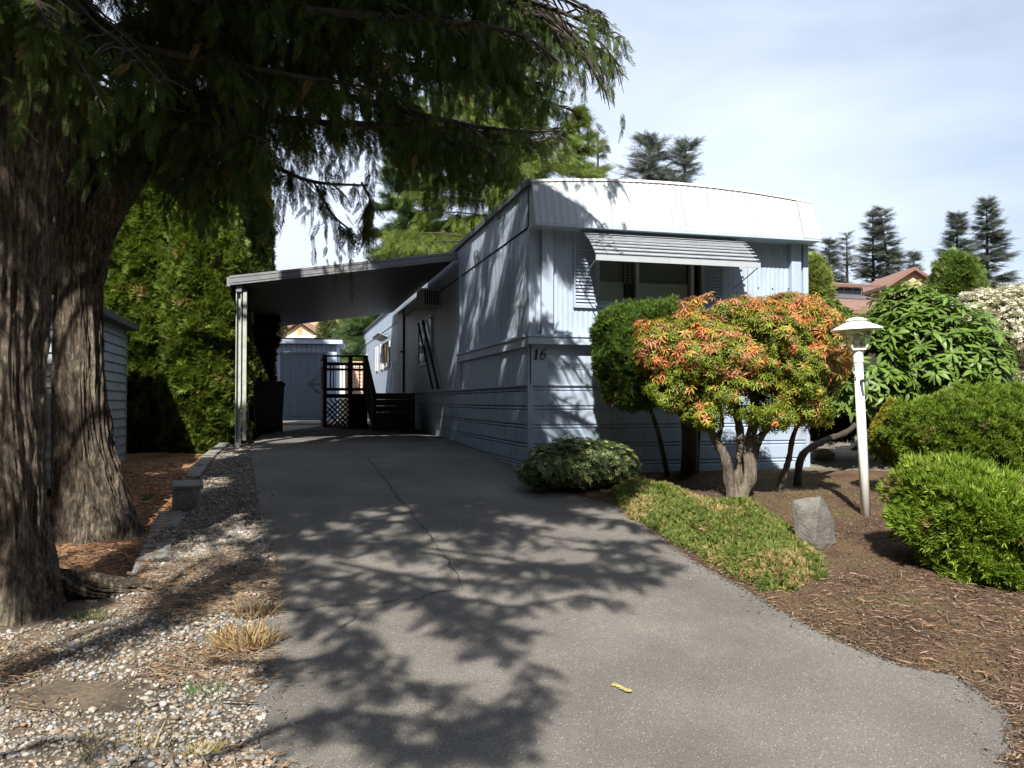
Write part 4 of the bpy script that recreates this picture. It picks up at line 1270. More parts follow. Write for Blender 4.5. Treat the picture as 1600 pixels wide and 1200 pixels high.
def proto_sprig(n=7, cone=.55, w=.10, seed=0):
    r = random.Random(seed); V = []; T = []
    for i in range(n):
        a = 2*math.pi*i/n + r.uniform(-.3, .3); c = cone*r.uniform(.3, 1.1); z0 = r.uniform(0, .35)
        d_ = Vector((math.cos(a)*c, math.sin(a)*c, 1)).normalized()
        L_ = r.uniform(.5, .8)
        b = Vector((0, 0, z0)); t = b + d_*L_
        sd = d_.cross(Vector((r.uniform(-1, 1), r.uniform(-1, 1), .3))).normalized()*w/2
        m_ = b + d_*L_*.4
        k = len(V); V += [tuple(b), tuple(m_+sd), tuple(t), tuple(m_-sd)]
        T += [(k, k+1, k+2), (k, k+2, k+3)]
    return np.array(V), np.array(T)
def proto_fan(lobes=7, seed=0):      # flat arborvitae spray
    r = random.Random(seed); V = []; T = []
    for i in range(lobes):
        a = math.radians(-62 + 124*i/(lobes-1)) + r.uniform(-.08, .08)
        L_ = (.62 + .38*math.cos(a))*r.uniform(.8, 1.1)
        w = .085
        tx_, tz_ = math.sin(a)*L_, math.cos(a)*L_
        y_ = r.uniform(-.10, .10)
        k = len(V)
        V += [(0, 0, 0), (tx_*.5+w*math.cos(a), y_*.5, tz_*.5-w*math.sin(a)), (tx_, y_, tz_), (tx_*.5-w*math.cos(a), y_*.5, tz_*.5+w*math.sin(a))]
        T += [(k, k+1, k+2), (k, k+2, k+3)]
    return np.array(V), np.array(T)
def proto_rosette(n=7, w=.16, droop=.5, up=.25, seed=0, L0=.8, fold=.04):
    r = random.Random(seed); V = []; T = []
    for i in range(n):
        a = 2*math.pi*i/n + r.uniform(-.25, .25)
        L_ = L0*r.uniform(.8, 1.2)
        ca, sa = math.cos(a), math.sin(a)
        e0 = up + r.uniform(-.15, .15); dr_ = droop*r.uniform(.6, 1.3)
        def q(s, x):   # s along, x across
            z = e0*s*L_ - dr_*s*s*L_
            z += fold*abs(x)/w*1.0
            rr_ = s*L_*math.sqrt(max(.2, 1-(e0-dr_*s)**2*.5))
            return (ca*rr_ - sa*x, sa*rr_ + ca*x, z)
        k = len(V)
        V += [q(.06, 0), q(.45, -w*.42), q(.45, w*.42), q(.5, 0), q(.78, -w*.40), q(.78, w*.40), q(1, 0)]
        T += [(k, k+1, k+3), (k, k+3, k+2), (k+1, k+4, k+3), (k+3, k+5, k+2), (k+4, k+6, k+3), (k+3, k+6, k+5)]
    return np.array(V), np.array(T)
def proto_leaf(w=.32, droop=.3, fold=.05):
    V = []; T = []
    def q(s, x): return (x, -droop*s*s + fold*abs(x)/w*2, s)
    rows = [(.0, .01), (.2, .36*w), (.45, .5*w), (.7, .42*w), (.9, .2*w), (1.0, .005)]
    for s, x in rows: V += [q(s, -x), q(s, 0), q(s, x)]
    for i in range(len(rows)-1):
        a = 3*i
        T += [(a, a+3, a+4), (a, a+4, a+1), (a+1, a+4, a+5), (a+1, a+5, a+2)]
    return np.array(V), np.array(T)
FR_HI = [proto_frond(13, True, s, w=.30) for s in range(3)]
FR_LO = [proto_frond(7, False, s+10, w=.42) for s in range(2)]

def _clus(mk, n, seed):
    r = np.random.default_rng(seed); Vs = []; Ts = []; b = 0
    for i in range(n):
        pv, pt = mk[(seed+i) % len(mk)]
        d = nrm(np.array([r.normal(0, .30), r.normal(0, .30), 1.])); p = np.array([0, 0, .28*i/n + r.uniform(-.05, .05)])
        V, T, _ = bake((pv, pt), p[None], d[None], np.array([r.uniform(.55, .9)]), None, roll=np.array([r.uniform(0, 6.28)]))
        Vs.append(V); Ts.append(T+b); b += len(V)
    return np.concatenate(Vs), np.concatenate(Ts)
FR_HI = [_clus(FR_HI, 2 + (s % 2), s) for s in range(5)]
def cvar(n, c1, c2, seed=None, j=.18):
    """per piece colours between two, with jitter"""
    t = RNG.random((n, 1))
    c = np.array(c1)[None]*(1-t) + np.array(c2)[None]*t
    return np.clip(c*(1 + RNG.normal(0, j, (n, 1))), .003, 1)

# ------------------------------------------------------------------ cedar trunks
def catmull(pts, n):
    pts = np.array(pts, float); k = len(pts)
    P_ = np.vstack([2*pts[0]-pts[1], pts, 2*pts[-1]-pts[-2]])
    out = []
    for t in np.linspace(0, k-1, n):
        i = min(int(t), k-2); f = t-i
        a, b, c, d_ = P_[i], P_[i+1], P_[i+2], P_[i+3]
        out.append(.5*((2*b)+(-a+c)*f+(2*a-5*b+4*c-d_)*f*f+(-a+3*b-3*c+d_)*f**3))
    return np.array(out)
def trunk(name, pts, rad, parent, nth=200, nz=260, ridge=.07, seed=0, flare=None, material=BARK, label=None):
    cl = catmull(pts, nz)
    rr_ = np.interp(np.linspace(0, 1, nz), np.linspace(0, 1, len(rad)), rad)
    ts = nrm(np.gradient(cl, axis=0))
    ref = np.array([1., 0, 0])
    A = nrm(ref[None] - ts*(ts @ ref)[:, None]); B = np.cross(ts, A)
    th = np.linspace(0, 2*np.pi, nth, endpoint=False)
    arc = np.r_[0, np.cumsum(np.linalg.norm(np.diff(cl, axis=0), axis=1))]
    TH, Z = np.meshgrid(th, arc)
    wander = vnoise(Z*1.1, np.cos(TH)*1.5+3, seed, 5)*.9 + vnoise(Z*.5, np.sin(TH)*1.5+7, seed+9, 2)*1.2
    def pern(f, zf, o):       # periodic in theta
        q = (TH + wander*.6)/(2*np.pi)*f
        a = vnoise(q, Z*zf, seed+o, o); b = vnoise(q-f, Z*zf, seed+o, o)
        w = TH/(2*np.pi)
        return a*(1-w)+b*w
    r1 = 1-np.abs(2*pern(16, 1.3, 3)-1); r2 = 1-np.abs(2*pern(38, 2.2, 31)-1); r3 = pern(80, 6, 57)
    low = pern(4, .6, 71)-.5
    r4 = pern(150, 9, 83); r5 = 1-np.abs(2*pern(60, 3.5, 97)-1)
    R = rr_[:, None]*(1 + low*.22) + ridge*(r1-.6)*.42 + ridge*.42*(r2**1.5-.5) + ridge*.34*(r5**1.6-.4) + ridge*.2*(r3-.5) + ridge*.16*(r4-.5)
    if flare is not None:
        hgt = Z
        k5 = .5+.5*np.cos(TH*flare[1]+flare[2]) 
        R = R + flare[0]*np.exp(-hgt/flare[3])*(.35+.9*k5**1.5)
    V = cl[:, None, :] + R[..., None]*(np.cos(TH)[..., None]*A[:, None, :] + np.sin(TH)[..., None]*B[:, None, :])
    I = np.arange(nz*nth).reshape(nz, nth)
    J = np.roll(I, -1, 1)
    T = np.stack([I[:-1], J[:-1], J[1:], I[1:]], -1).reshape(-1, 4)
    V = V.reshape(-1, 3)
    off = np.array(parent.location) if parent is not None else 0
    o = np_obj(name, V-off, T, material, parent, smooth=True)
    if label: o['label'] = label
    return o
t1b = gp(22, 955)
z1b = float(g(*t1b))
cedar1 = empty('cedar_tree', 'nearest cedar with the thick furrowed trunk at the left edge', 'tree', loc=(t1b[0], t1b[1], z1b))
D1 = t1b[1]
T1P = [at(18, 990, D1)-[0, 0, .1], at(14, 900, D1), at(8, 780, D1), at(5, 600, D1), at(8, 400, D1), at(12, 200, D1), at(20, 0, D1), at(30, -400, D1), at(40, -1100, D1)]
px1 = D1/F
trunk('trunk', T1P, [60*px1, 55*px1, 51*px1, 54*px1, 60*px1, 65*px1, 68*px1, 58*px1, 36*px1], cedar1, nth=340, nz=420, ridge=.075, seed=3, flare=(.20, 3, 2.2, .33))
rp_ = gp(235, 925)
trunk('root', [np.array([*gp(40, 935), 0])+[0, .05, float(g0(gp(60, 935)[1]))+.10], np.array([*gp(140, 930), 0])+[0, 0, float(g0(gp(140, 930)[1]))+.05], np.array([*rp_, 0])+[0, .05, float(g0(rp_[1]))-.0], np.array([*gp(300, 912), 0])+[0, 0, float(g0(gp(300, 912)[1]))-.10]],
      [.11, .075, .045, .012], cedar1, nth=90, nz=90, ridge=.07, seed=12)
t2b = gp(150, 815); D2 = t2b[1]
cedar2 = empty('cedar_tree', 'second cedar with a leaning sunlit trunk that forks, behind the nearest one', 'tree', loc=(t2b[0], D2, float(g(*t2b))))
px2 = D2/F
trunk('trunk', [at(152, 850, D2), at(144, 790, D2), at(130, 700, D2), at(124, 600, D2), at(122, 500, D2), at(122, 400, D2), at(122, 300, D2), at(118, 150, D2), at(112, -50, D2), at(110, -700, D2)],
      [52*px2, 46*px2, 38*px2, 34*px2, 31*px2, 30*px2, 30*px2, 29*px2, 27*px2, 20*px2], cedar2, nth=280, nz=360, ridge=.065, seed=22, flare=(.14, 3, .6, .4))
trunk('forked_stem', [at(132, 440, D2), at(152, 360, D2), at(192, 290, D2-.1), at(232, 215, D2-.1), at(262, 120, D2-.1), at(285, -60, D2), at(300, -500, D2)],
      [26*px2, 26*px2, 24*px2, 23*px2, 21*px2, 18*px2, 10*px2], cedar2, nth=110, nz=150, ridge=.05, seed=35)

# ------------------------------------------------------------------ cedar limbs and hanging sprays
class Foliage:
    def __init__(s): s.P = []; s.D = []; s.S = []; s.K = []
    def add(s, p, d, sc, k=0): s.P.append(p); s.D.append(d); s.S.append(sc); s.K.append(k)
def limb(parent, fol, pts, r0, tw, dens=1.0, fl=(.12, .27), hang=1.25, start=.12, kind=0, name='limb', tipboost=1.0, hide=False):
    """a limb through world points with side twigs carrying hanging sprays"""
    pts = catmull(pts, max(8, 5*len(pts)))
    seg = np.linalg.norm(np.diff(pts, axis=0), axis=1); Ltot = seg.sum()
    rad = np.linspace(r0, .008, len(pts))
    m = MB().tube(pts - np.array(parent.location), rad, 7)
    nt = max(3, int(Ltot/(.085 if kind else .11)*dens))
    cum = np.r_[0, np.cumsum(seg)]/Ltot
    for i in range(nt):
        t = start + (1-start)*(i+random.random())/nt
        p = np.array([np.interp(t, cum, pts[:, k]) for k in range(3)])
        p2 = np.array([np.interp(min(1, t+.03), cum, pts[:, k]) for k in range(3)])
        p1 = np.array([np.interp(max(0, t-.03), cum, pts[:, k]) for k in range(3)])
        d = nrm(p2-p1)
        s = random.choice((-1, 1))
        sd = nrm(np.cross(d, [0, 0, 1.]))*s
        tl = tw*(.35+.65*math.sin(math.pi*min(1, .25+.75*t)))*random.uniform(.5, 1.15)
        td = nrm(sd*random.uniform(.5, 1) + d*random.uniform(.3, 1.0) + np.array([0, 0, random.uniform(-.25, .12)]))
        q = [p, p+td*tl*.5+np.array([0, 0, -.03*tl]), p+td*tl+np.array([0, 0, -.28*tl])]
        m.tube([a-np.array(parent.location) for a in q], [.010, .007, .003] if kind == 0 else [.006, .004, .002], 4, cap=False)
        nf = max(3, int(tl/(.034 if kind else .058)*(1 if kind else .45 + 1.1*random.random())))
        for j in range(nf):
            f = (j+random.random())/nf
            b = q[0]*(1-f)**2 + 2*q[1]*f*(1-f) + q[2]*f*f
            side_ = nrm(np.cross(td, [0, 0, 1.]))*random.choice((-1, 1))
            dd = np.array([0, 0, -hang*random.uniform(.6, 1.2)]) + td*random.uniform(0, .55) + side_*random.uniform(-.1, .55)
            sz = random.uniform(*fl)*(1.1-.3*f)
            fol.add(b, dd, sz, kind)
            if kind == 0 and random.random() < .38:
                dn = nrm(dd + np.array([0, 0, -.8])); c_ = b.copy()
                for _ in range(random.randint(1, 4)):
                    c_ = c_ + dn*sz*.62; dn = nrm(dn + np.array([random.gauss(0, .12), random.gauss(0, .12), -.25]))
                    fol.add(c_, dn, sz*random.uniform(.75, 1.0), kind)
    for j in range(int(Ltot*14*dens)):
        t = random.uniform(start, 1)
        p = np.array([np.interp(t, cum, pts[:, k]) for k in range(3)])
        fol.add(p, np.array([random.uniform(-.5, .5), random.uniform(-.5, .5), -1]), random.uniform(*fl)*1.1, kind)
    o = m.obj(name, BRANCH, parent)
    return o
fol1, fol2 = Foliage(), Foliage()
def vis(tree, fol, pl, r0, tw, rep=1, **k):
    for q in range(rep):
        dx, dy, dD = (0, 0, 0) if q == 0 else (random.uniform(-25, 25), random.uniform(-45, 25), random.uniform(-.5, .6))
        limb(tree, fol, [at(x+dx*min(1, i), y+dy*min(1, i), D+dD) for i, (x, y, D) in enumerate(pl)], r0*(1 if q == 0 else .6), tw, **k)
# limbs seen in the photograph (pixel, depth)
vis(cedar2, fol2, [(235, 195, 7.6), (340, 212, 7.3), (425, 258, 7.0), (490, 284, 6.9), (575, 290, 6.8)], .035, .35, dens=.8, start=.25)
vis(cedar2, fol2, [(490, 284, 6.9), (520, 335, 6.9), (548, 360, 6.9)], .010, .16, dens=1.2, fl=(.14, .22))
vis(cedar2, fol2, [(565, 285, 6.8), (580, 320, 6.75), (570, 360, 6.7)], .010, .18, dens=1.6, fl=(.16, .26))
vis(cedar2, fol2, [(240, 150, 7.6), (400, 178, 7.0), (560, 196, 6.7), (660, 192, 6.6)], .045, .55, dens=1.15, rep=1)
vis(cedar2, fol2, [(250, 100, 7.7), (420, 120, 7.6), (600, 165, 7.5), (760, 200, 7.4), (880, 205, 7.3)], .05, .6, dens=1.2, rep=1)
vis(cedar2, fol2, [(130, 60, 7.8), (320, 30, 7.2), (540, 28, 6.8), (700, 60, 6.5), (800, 110, 6.4)], .05, .6, dens=1.2, rep=3)
vis(cedar2, fol2, [(130, 130, 7.8), (260, 170, 6.9), (350, 195, 6.2), (420, 225, 5.8)], .035, .5, dens=1.2, rep=3)
vis(cedar2, fol2, [(100, -40, 7.8), (300, -60, 7.9), (560, -40, 8.1), (760, 10, 8.2), (900, 70, 8.2), (950, 120, 8.2)], .055, .65, dens=1.15, rep=3)
vis(cedar2, fol2, [(200, 200, 7.7), (300, 150, 8.3), (420, 110, 9.0), (560, 90, 9.8)], .045, .6, dens=1.1, rep=2)
vis(cedar2, fol2, [(180, 120, 7.8), (300, 70, 8.6), (420, 20, 9.3)], .045, .6, dens=1.1, rep=2)
vis(cedar1, fol1, [(40, -150, 5.6), (250, -130, 5.9), (500, -80, 6.2), (720, -30, 6.4), (880, 20, 6.5), (960, 60, 6.5)], .06, .6, dens=1.25, rep=3)
vis(cedar1, fol1, [(40, -60, 5.6), (200, -20, 5.9), (420, 10, 6.0), (640, 30, 6.0), (800, 50, 6.0), (880, 100, 6.0)], .05, .55, dens=1.2, rep=3)
vis(cedar1, fol1, [(60, 60, 5.6), (180, 70, 5.8), (330, 95, 5.9), (470, 120, 6.0), (600, 140, 6.1)], .04, .5, dens=1.2, rep=2)
vis(cedar1, fol1, [(60, -80, 5.6), (130, 20, 5.2), (200, 80, 4.9), (250, 130, 4.8)], .035, .4, dens=1.1, rep=2)
vis(cedar1, fol1, [(30, -100, 5.3), (70, -10, 5.0), (100, 60, 4.7)], .03, .35, dens=1.1, rep=2)
vis(cedar1, fol1, [(700, -60, 6.8), (820, -10, 7.0), (900, 60, 7.0), (945, 130, 7.0)], .03, .45, dens=1.3, rep=2)
vis(cedar2, fol2, [(640, 60, 8.4), (740, 120, 8.4), (830, 150, 8.5), (900, 175, 8.5)], .03, .45, dens=1.2, rep=2)
vis(cedar2, fol2, [(560, 150, 8.0), (660, 195, 7.9), (740, 225, 7.8), (780, 250, 7.8)], .025, .4, dens=1.2, rep=2)
vis(cedar2, fol2, [(230, 240, 7.6), (280, 250, 7.2), (330, 300, 7.1)], .02, .3, dens=1.0)
vis(cedar2, fol2, [(540, 60, 7.2), (620, 95, 7.0), (700, 100, 6.9)], .02, .5, dens=1.0, rep=2)
vis(cedar2, fol2, [(120, 100, 7.8), (200, 120, 7.9), (330, 150, 8.3), (480, 190, 8.8)], .04, .55, dens=1.2, rep=2)
vis(cedar2, fol2, [(160, 200, 7.7), (240, 210, 7.2), (300, 240, 6.9), (330, 265, 6.7)], .03, .35, dens=1.1, rep=2)
vis(cedar1, fol1, [(20, 0, 5.3), (70, 60, 5.0), (130, 130, 4.9), (170, 200, 4.9)], .03, .3, dens=1.0, rep=2)
vis(cedar2, fol2, [(250, 20, 9.5), (420, 60, 9.6), (560, 110, 9.8), (700, 150, 10)], .04, .6, dens=1.2, rep=1)
vis(cedar2, fol2, [(540, 190, 8.2), (680, 215, 8.1), (800, 225, 8.0), (870, 215, 8.0)], .03, .4, dens=1.2, rep=2)
vis(cedar2, fol2, [(560, 120, 8.6), (640, 180, 8.6), (700, 250, 8.5), (740, 290, 8.5)], .02, .3, dens=1.4, rep=2)
vis(cedar2, fol2, [(200, 220, 7.7), (270, 230, 8.0), (340, 250, 8.4), (400, 270, 8.8)], .03, .4, dens=1.3, rep=3)
vis(cedar2, fol2, [(620, 150, 8.6), (680, 210, 8.6), (720, 250, 8.6)], .02, .35, dens=1.4, rep=2)
# unseen lower crown, added west and south of the trunks to block sky light
for (x, y, z, tr_) in ((-8.2, 4.5, 6.2, 1), (-8.4, 2.4, 6.8, 1), (-7.6, .6, 7.2, 1), (-6.4, -.8, 7.0, 1), (-8.6, 7.0, 7.5, 2), (-7.8, 3.3, 8.4, 1), (-6.6, 1.4, 8.0, 1), (-5.4, -1.6, 6.2, 1), (-8.8, 5.6, 5.4, 1), (-7.4, 2.0, 5.2, 1), (-9.2, 8.6, 7.0, 2), (-6.0, .2, 5.6, 1), (-6.2, 3.4, 6.6, 1), (-5.6, 2.4, 7.6, 1)):
    tt, ff = (cedar1, fol1) if tr_ == 1 else (cedar2, fol2)
    b_ = np.array(tt.location)+[0, 0, z+.6]
    e_ = np.array([x, y, z-.5])
    limb(tt, ff, [b_, (b_+e_)/2+[0, 0, .2], e_], .05, .9, dens=1.0, kind=1, hang=.5, fl=(.25, .45), start=.5)
# limbs above and behind the viewer, whose shadows cross the driveway: ground pixel polylines and heights
def over(tree, fol, gpx, h, tw, dens=1.0, r0=.035, **k):
    pts = []
    n = len(gpx)
    for i, (x, y) in enumerate(gpx):
        q = gp(x, y); hh = h[0] + (h[1]-h[0])*i/(n-1) if hasattr(h, '__len__') else h
        pts.append(np.array([q[0]-SHX*hh, q[1]-SHY*hh, float(g0(q[1]))+hh]))
    limb(tree, fol, pts, r0, tw, dens=dens, kind=1, hang=.6, fl=(.15, .27), **k)
for y_ in (300, 350, 400, 450, 500, 550, 600, 650, 700, 745, 790):  # unseen limbs added to throw shade on the nearest trunk
    q = at(30, y_, D1) + np.array([0, 0, 0]); hh_ = random.uniform(2.6, 3.6); c_ = q + hh_*np.array([-SHX, -SHY, 1.])
    limb(cedar1, fol1, [np.array([cedar1.location[0], cedar1.location[1]-.2, c_[2]+.5]), c_+[-.3, .9, .1], c_+[.3, -.5, -.1]], .03, .5, dens=1.3, kind=1, hang=.6, fl=(.25, .42), start=.4)
for i in range(84):  # high unseen crown, added to cut sky light over the driveway
    x, y, z = random.uniform(-4.6, .1), random.uniform(.5, 10.6), random.uniform(0, 1)
    z = max(7.0, 3.5 + .485*y) + z*2.4
    tt, ff = (cedar1, fol1) if y < 5.5 else (cedar2, fol2)
    b_ = np.array([tt.location[0], tt.location[1], z+.3]); e_ = np.array([x, y, z-.3])
    if np.linalg.norm(e_-b_) < 1.6: continue
    limb(tt, ff, [b_, (b_+e_)/2+[0, 0, .15], e_], .04, .8, dens=.9, kind=1, hang=.5, fl=(.28, .48), start=.3)
for e_ in ((-8.6, 16.6, 10.6), (-7.2, 16.2, 10.4), (-8.0, 15.2, 9.9), (-9.0, 15.0, 9.6), (-7.4, 17.6, 11.4)):  # long unseen limbs added to shade the garden shed
    b_ = np.array([cedar2.location[0], cedar2.location[1]+.3, 10.5])
    limb(cedar2, fol2, [b_, (b_+np.array(e_))/2+[0, 0, .4], np.array(e_)], .06, 1.1, dens=1.0, kind=1, hang=.5, fl=(.35, .55), start=.6)
for (x, y) in ((450, 570), (465, 600), (440, 600), (472, 560), (455, 625), (430, 560)):  # more added limbs, set along the sun direction to shade the shed
    c_ = at(x, y, 24.7) + 9.6*np.array([-SHX, -SHY, 1.])
    limb(cedar2, fol2, [np.array([cedar2.location[0], cedar2.location[1]+.3, 10.6]), (c_+[cedar2.location[0], cedar2.location[1], 11.5])/2, c_+[-.3, -.4, .1], c_+[.3, .3, -.1]], .05, .7, dens=.9, kind=1, hang=.5, fl=(.35, .55), start=.75)
for hh_, rows in (((7.6, 7.0), (692, 704, 716, 730, 745)), ((7.0, 6.4), (738, 756, 776)), ((8.6, 8.0), (700, 722, 748))):
    for i, y_ in enumerate(rows):
        xe = 860 if y_ > 725 else 800
        pts = [(300 + 20*i % 3, y_), (430, y_+random.randint(-4, 4)), (560, y_+random.randint(-5, 5)), (700, y_+random.randint(-5, 5)), (xe, y_+random.randint(-4, 6))]
        over(cedar1 if i % 2 else cedar2, fol1 if i % 2 else fol2, pts, hh_, .6, 1.25)
for y_, x0_, x1_, h_ in ((800, 330, 640, 7.0), (822, 380, 620, 6.8), (850, 330, 560, 6.6), (885, 380, 520, 6.2), (765, 300, 500, 7.4), (800, 600, 900, 6.2)):
    over(cedar1, fol1, [(x0_, y_+8), ((x0_+x1_)//2, y_-6), (x1_, y_+4)], h_, .5, 1.2)
over(cedar1, fol1, [(520, 880), (660, 905), (800, 915), (930, 900), (1030, 905)], (6.4, 5.6), .30, 1.1)
over(cedar1, fol1, [(600, 850), (740, 880), (880, 885), (1000, 870)], (6.2, 5.8), .32, 1.1)
over(cedar1, fol1, [(560, 930), (700, 935), (800, 950), (900, 935), (960, 940)], (6.0, 5.4), .22, .9)
over(cedar1, fol1, [(400, 920), (500, 935), (580, 960)], 5.8, .28, 1.0)
over(cedar1, fol1, [(900, 860), (980, 868), (1060, 885)], 5.6, .28, 1.1)
over(cedar1, fol1, [(330, 1190), (470, 1130), (600, 1120), (720, 1150), (810, 1120), (840, 1075)], (5.0, 4.6), .34, 1.3)
over(cedar1, fol1, [(560, 1160), (680, 1180), (770, 1170), (840, 1130)], 5.2, .25, 1.2)
over(cedar1, fol1, [(330, 1040), (430, 1040), (520, 1030), (600, 1060), (680, 1080), (730, 1110)], (5.2, 4.8), .34, 1.2)
over(cedar1, fol1, [(380, 960), (480, 955), (560, 1000), (620, 1030)], 5.3, .30, 1.1)
over(cedar1, fol1, [(340, 900), (500, 905), (640, 935), (740, 985), (850, 1055)], (5.6, 5.0), .36, 1.0)
over(cedar1, fol1, [(600, 900), (700, 940), (760, 975), (830, 990)], 5.4, .28, 1.0)
over(cedar1, fol1, [(380, 850), (560, 850), (760, 870), (930, 900), (1050, 890)], (5.8, 5.2), .45, 1.2)
over(cedar1, fol1, [(380, 820), (560, 815), (780, 830), (920, 850), (1040, 850)], (6.0, 5.4), .48, 1.3)
over(cedar1, fol1, [(400, 785), (560, 785), (760, 790), (900, 805), (1010, 830)], (6.1, 5.6), .50, 1.3)
over(cedar1, fol1, [(400, 755), (560, 755), (740, 758), (880, 772), (960, 790)], (6.2, 5.8), .52, 1.3)
over(cedar1, fol1, [(250, 930), (320, 880), (400, 850), (480, 800)], 5.6, .42, 1.2)
over(cedar1, fol1, [(-40, 1090), (100, 1030), (230, 975), (330, 930), (420, 885)], (5.2, 5.6), .22, 3.0)
over(cedar1, fol1, [(-40, 1060), (90, 1010), (220, 960), (320, 915), (400, 870)], (5.4, 5.8), .20, 2.6)
over(cedar1, fol1, [(300, 830), (340, 800), (380, 760), (400, 730)], 5.8, .45, 1.3)
over(cedar1, fol1, [(-20, 1190), (120, 1160), (240, 1180)], 4.8, .25, .7)
over(cedar1, fol1, [(400, 700), (520, 700), (640, 702), (720, 706)], (6.6, 6.4), .6, 1.3)
over(cedar1, fol1, [(430, 800), (600, 800), (760, 812), (860, 830)], (6.6, 6.2), .45, 1.2)
over(cedar1, fol1, [(420, 770), (560, 772), (700, 772), (820, 780)], (6.9, 6.5), .45, 1.2)
over(cedar1, fol1, [(400, 870), (480, 840), (560, 835), (650, 845)], (6.4, 6.0), .40, 1.2)
over(cedar1, fol1, [(300, 800), (330, 850), (360, 900)], (6.0, 5.6), .35, 1.2)
over(cedar1, fol1, [(200, 700), (260, 700), (330, 705), (380, 700)], (6.4, 6.2), .6, 1.4)
over(cedar1, fol1, [(160, 690), (240, 685), (320, 688)], (6.9, 6.8), .6, 1.4)
over(cedar1, fol1, [(420, 735), (560, 735), (700, 738), (840, 745)], (6.4, 6.0), .55, 1.3)
over(cedar1, fol1, [(430, 718), (560, 716), (700, 716), (800, 722)], (6.5, 6.3), .55, 1.3)

GAPS = [(at(128+6*math.sin(y), y, D2-.4), .30, .10) for y in range(400, 880, 50)]
GAPS += [(np.array([*gp(x, y), .3]), .45, .12) for x, y in ((235, 862), (205, 850), (275, 832), (160, 870), (250, 885))]
GAPS += [(at(x, y, 12.9), .60, .10) for x in (190, 235, 280, 325) for y in (290, 340, 390, 440, 490, 545)]
GAPS += [(hw(0, v, z), .10, .12, 1) for v, z in ((.5, 3.2), (.6, 2.9), (.7, 2.6), (1.6, 3.3), (1.7, 3.0), (1.8, 2.7), (2.9, 3.1), (3.0, 2.8), (.35, 3.7), (1.0, 3.75), (.4, 2.0), (.5, 1.7), (1.3, 2.05))]
GAPS += [(np.array([*gp(x, y), .2]), .16, .1) for x, y in ((60, 1010), (120, 985), (300, 1090), (340, 1040), (180, 960), (330, 1160), (100, 1150))]
GAPS += [(np.array([*gp(x, y), .4]), r_g, .1) for x, y, r_g in ((470, 800, .05), (600, 835, .06), (700, 862, .12), (780, 868, .15), (860, 840, .08), (640, 790, .04), (770, 765, .05), (900, 860, .1))]
GAPS += [(hw(u, 0, z), .10, .15, 1) for u, z in ((.35, 1.95), (.42, 1.75), (.50, 1.55), (.25, 1.45), (.7, 1.9), (.8, 1.7), (.85, 1.45), (.62, 1.2), (.70, 1.0), (.9, 2.0), (.95, 1.2), (.4, 1.15), (.3, 2.7), (.5, 2.9), (.55, 2.6), (.7, 2.45), (.35, 3.0))]
GAPS += [(hw(-.0, v, z), .9, .0) for v in (13.5, 15, 16.5, 18, 20, 22) for z in (1.8, 2.8, 3.8)] + [(at(930, 715, 8.9), .25, .1), (hw(1.2, 0, 2.3), .3, 0, 1), (hw(1.3, 0, 1.4), .3, 0, 1), (hw(.9, 0, 2.9), .22, .1, 1), (hw(2.0, -.2, 3.8), .8, 0, 1)]
GAPS += [(np.array([*gp(random.uniform(410, 860), y_), .8]), random.uniform(-.03, .035), .0, 1) for y_ in np.linspace(696, 860, 46)]
GAPS += [(at(x, y, 6.8), .45, .0) for x, y in ((930, 40), (950, 100), (900, 140), (900, 60))]
def bake_foliage(fol, name, parent, c1, c2, matl):
    P_ = np.array(fol.P); K_ = np.array(fol.K)
    keep = np.ones(len(P_), bool)
    for q, r_g, pk, *any_ in GAPS:                 # gaps in the out-of-frame crown where the sun gets through
        v = P_ - q; t = v @ SUNV
        d = np.linalg.norm(v - t[:, None]*SUNV, axis=1)
        keep &= ~(((K_ == 1) | bool(any_)) & (t > .6) & (d < r_g + .10) & (RNG.random(len(P_)) > pk))
    fol.P, fol.D, fol.S, fol.K = (list(np.array(a)[keep]) for a in (fol.P, fol.D, fol.S, fol.K))
    P_ = np.array(fol.P); D_ = np.array(fol.D); S_ = np.array(fol.S); K_ = np.array(fol.K)
    n = len(P_)
    col = cvar(n, c1, c2)
    yel = RNG.random(n) < .015
    col[yel] = cvar(int(yel.sum()), (.20, .13, .04), (.26, .17, .06))
    which = RNG.integers(0, 5, n)
    o = inst(name, FR_HI, which, P_, D_, S_, col, matl, parent, np.array(parent.location), roll=RNG.uniform(0, 6.28, n))
    print(name, 'sprays', n)
    return o
bake_foliage(fol1, 'foliage', cedar1, (.040, .065, .014), (.085, .12, .024), LEAF_DARK)
bake_foliage(fol2, 'foliage', cedar2, (.040, .065, .014), (.085, .12, .024), LEAF_DARK)

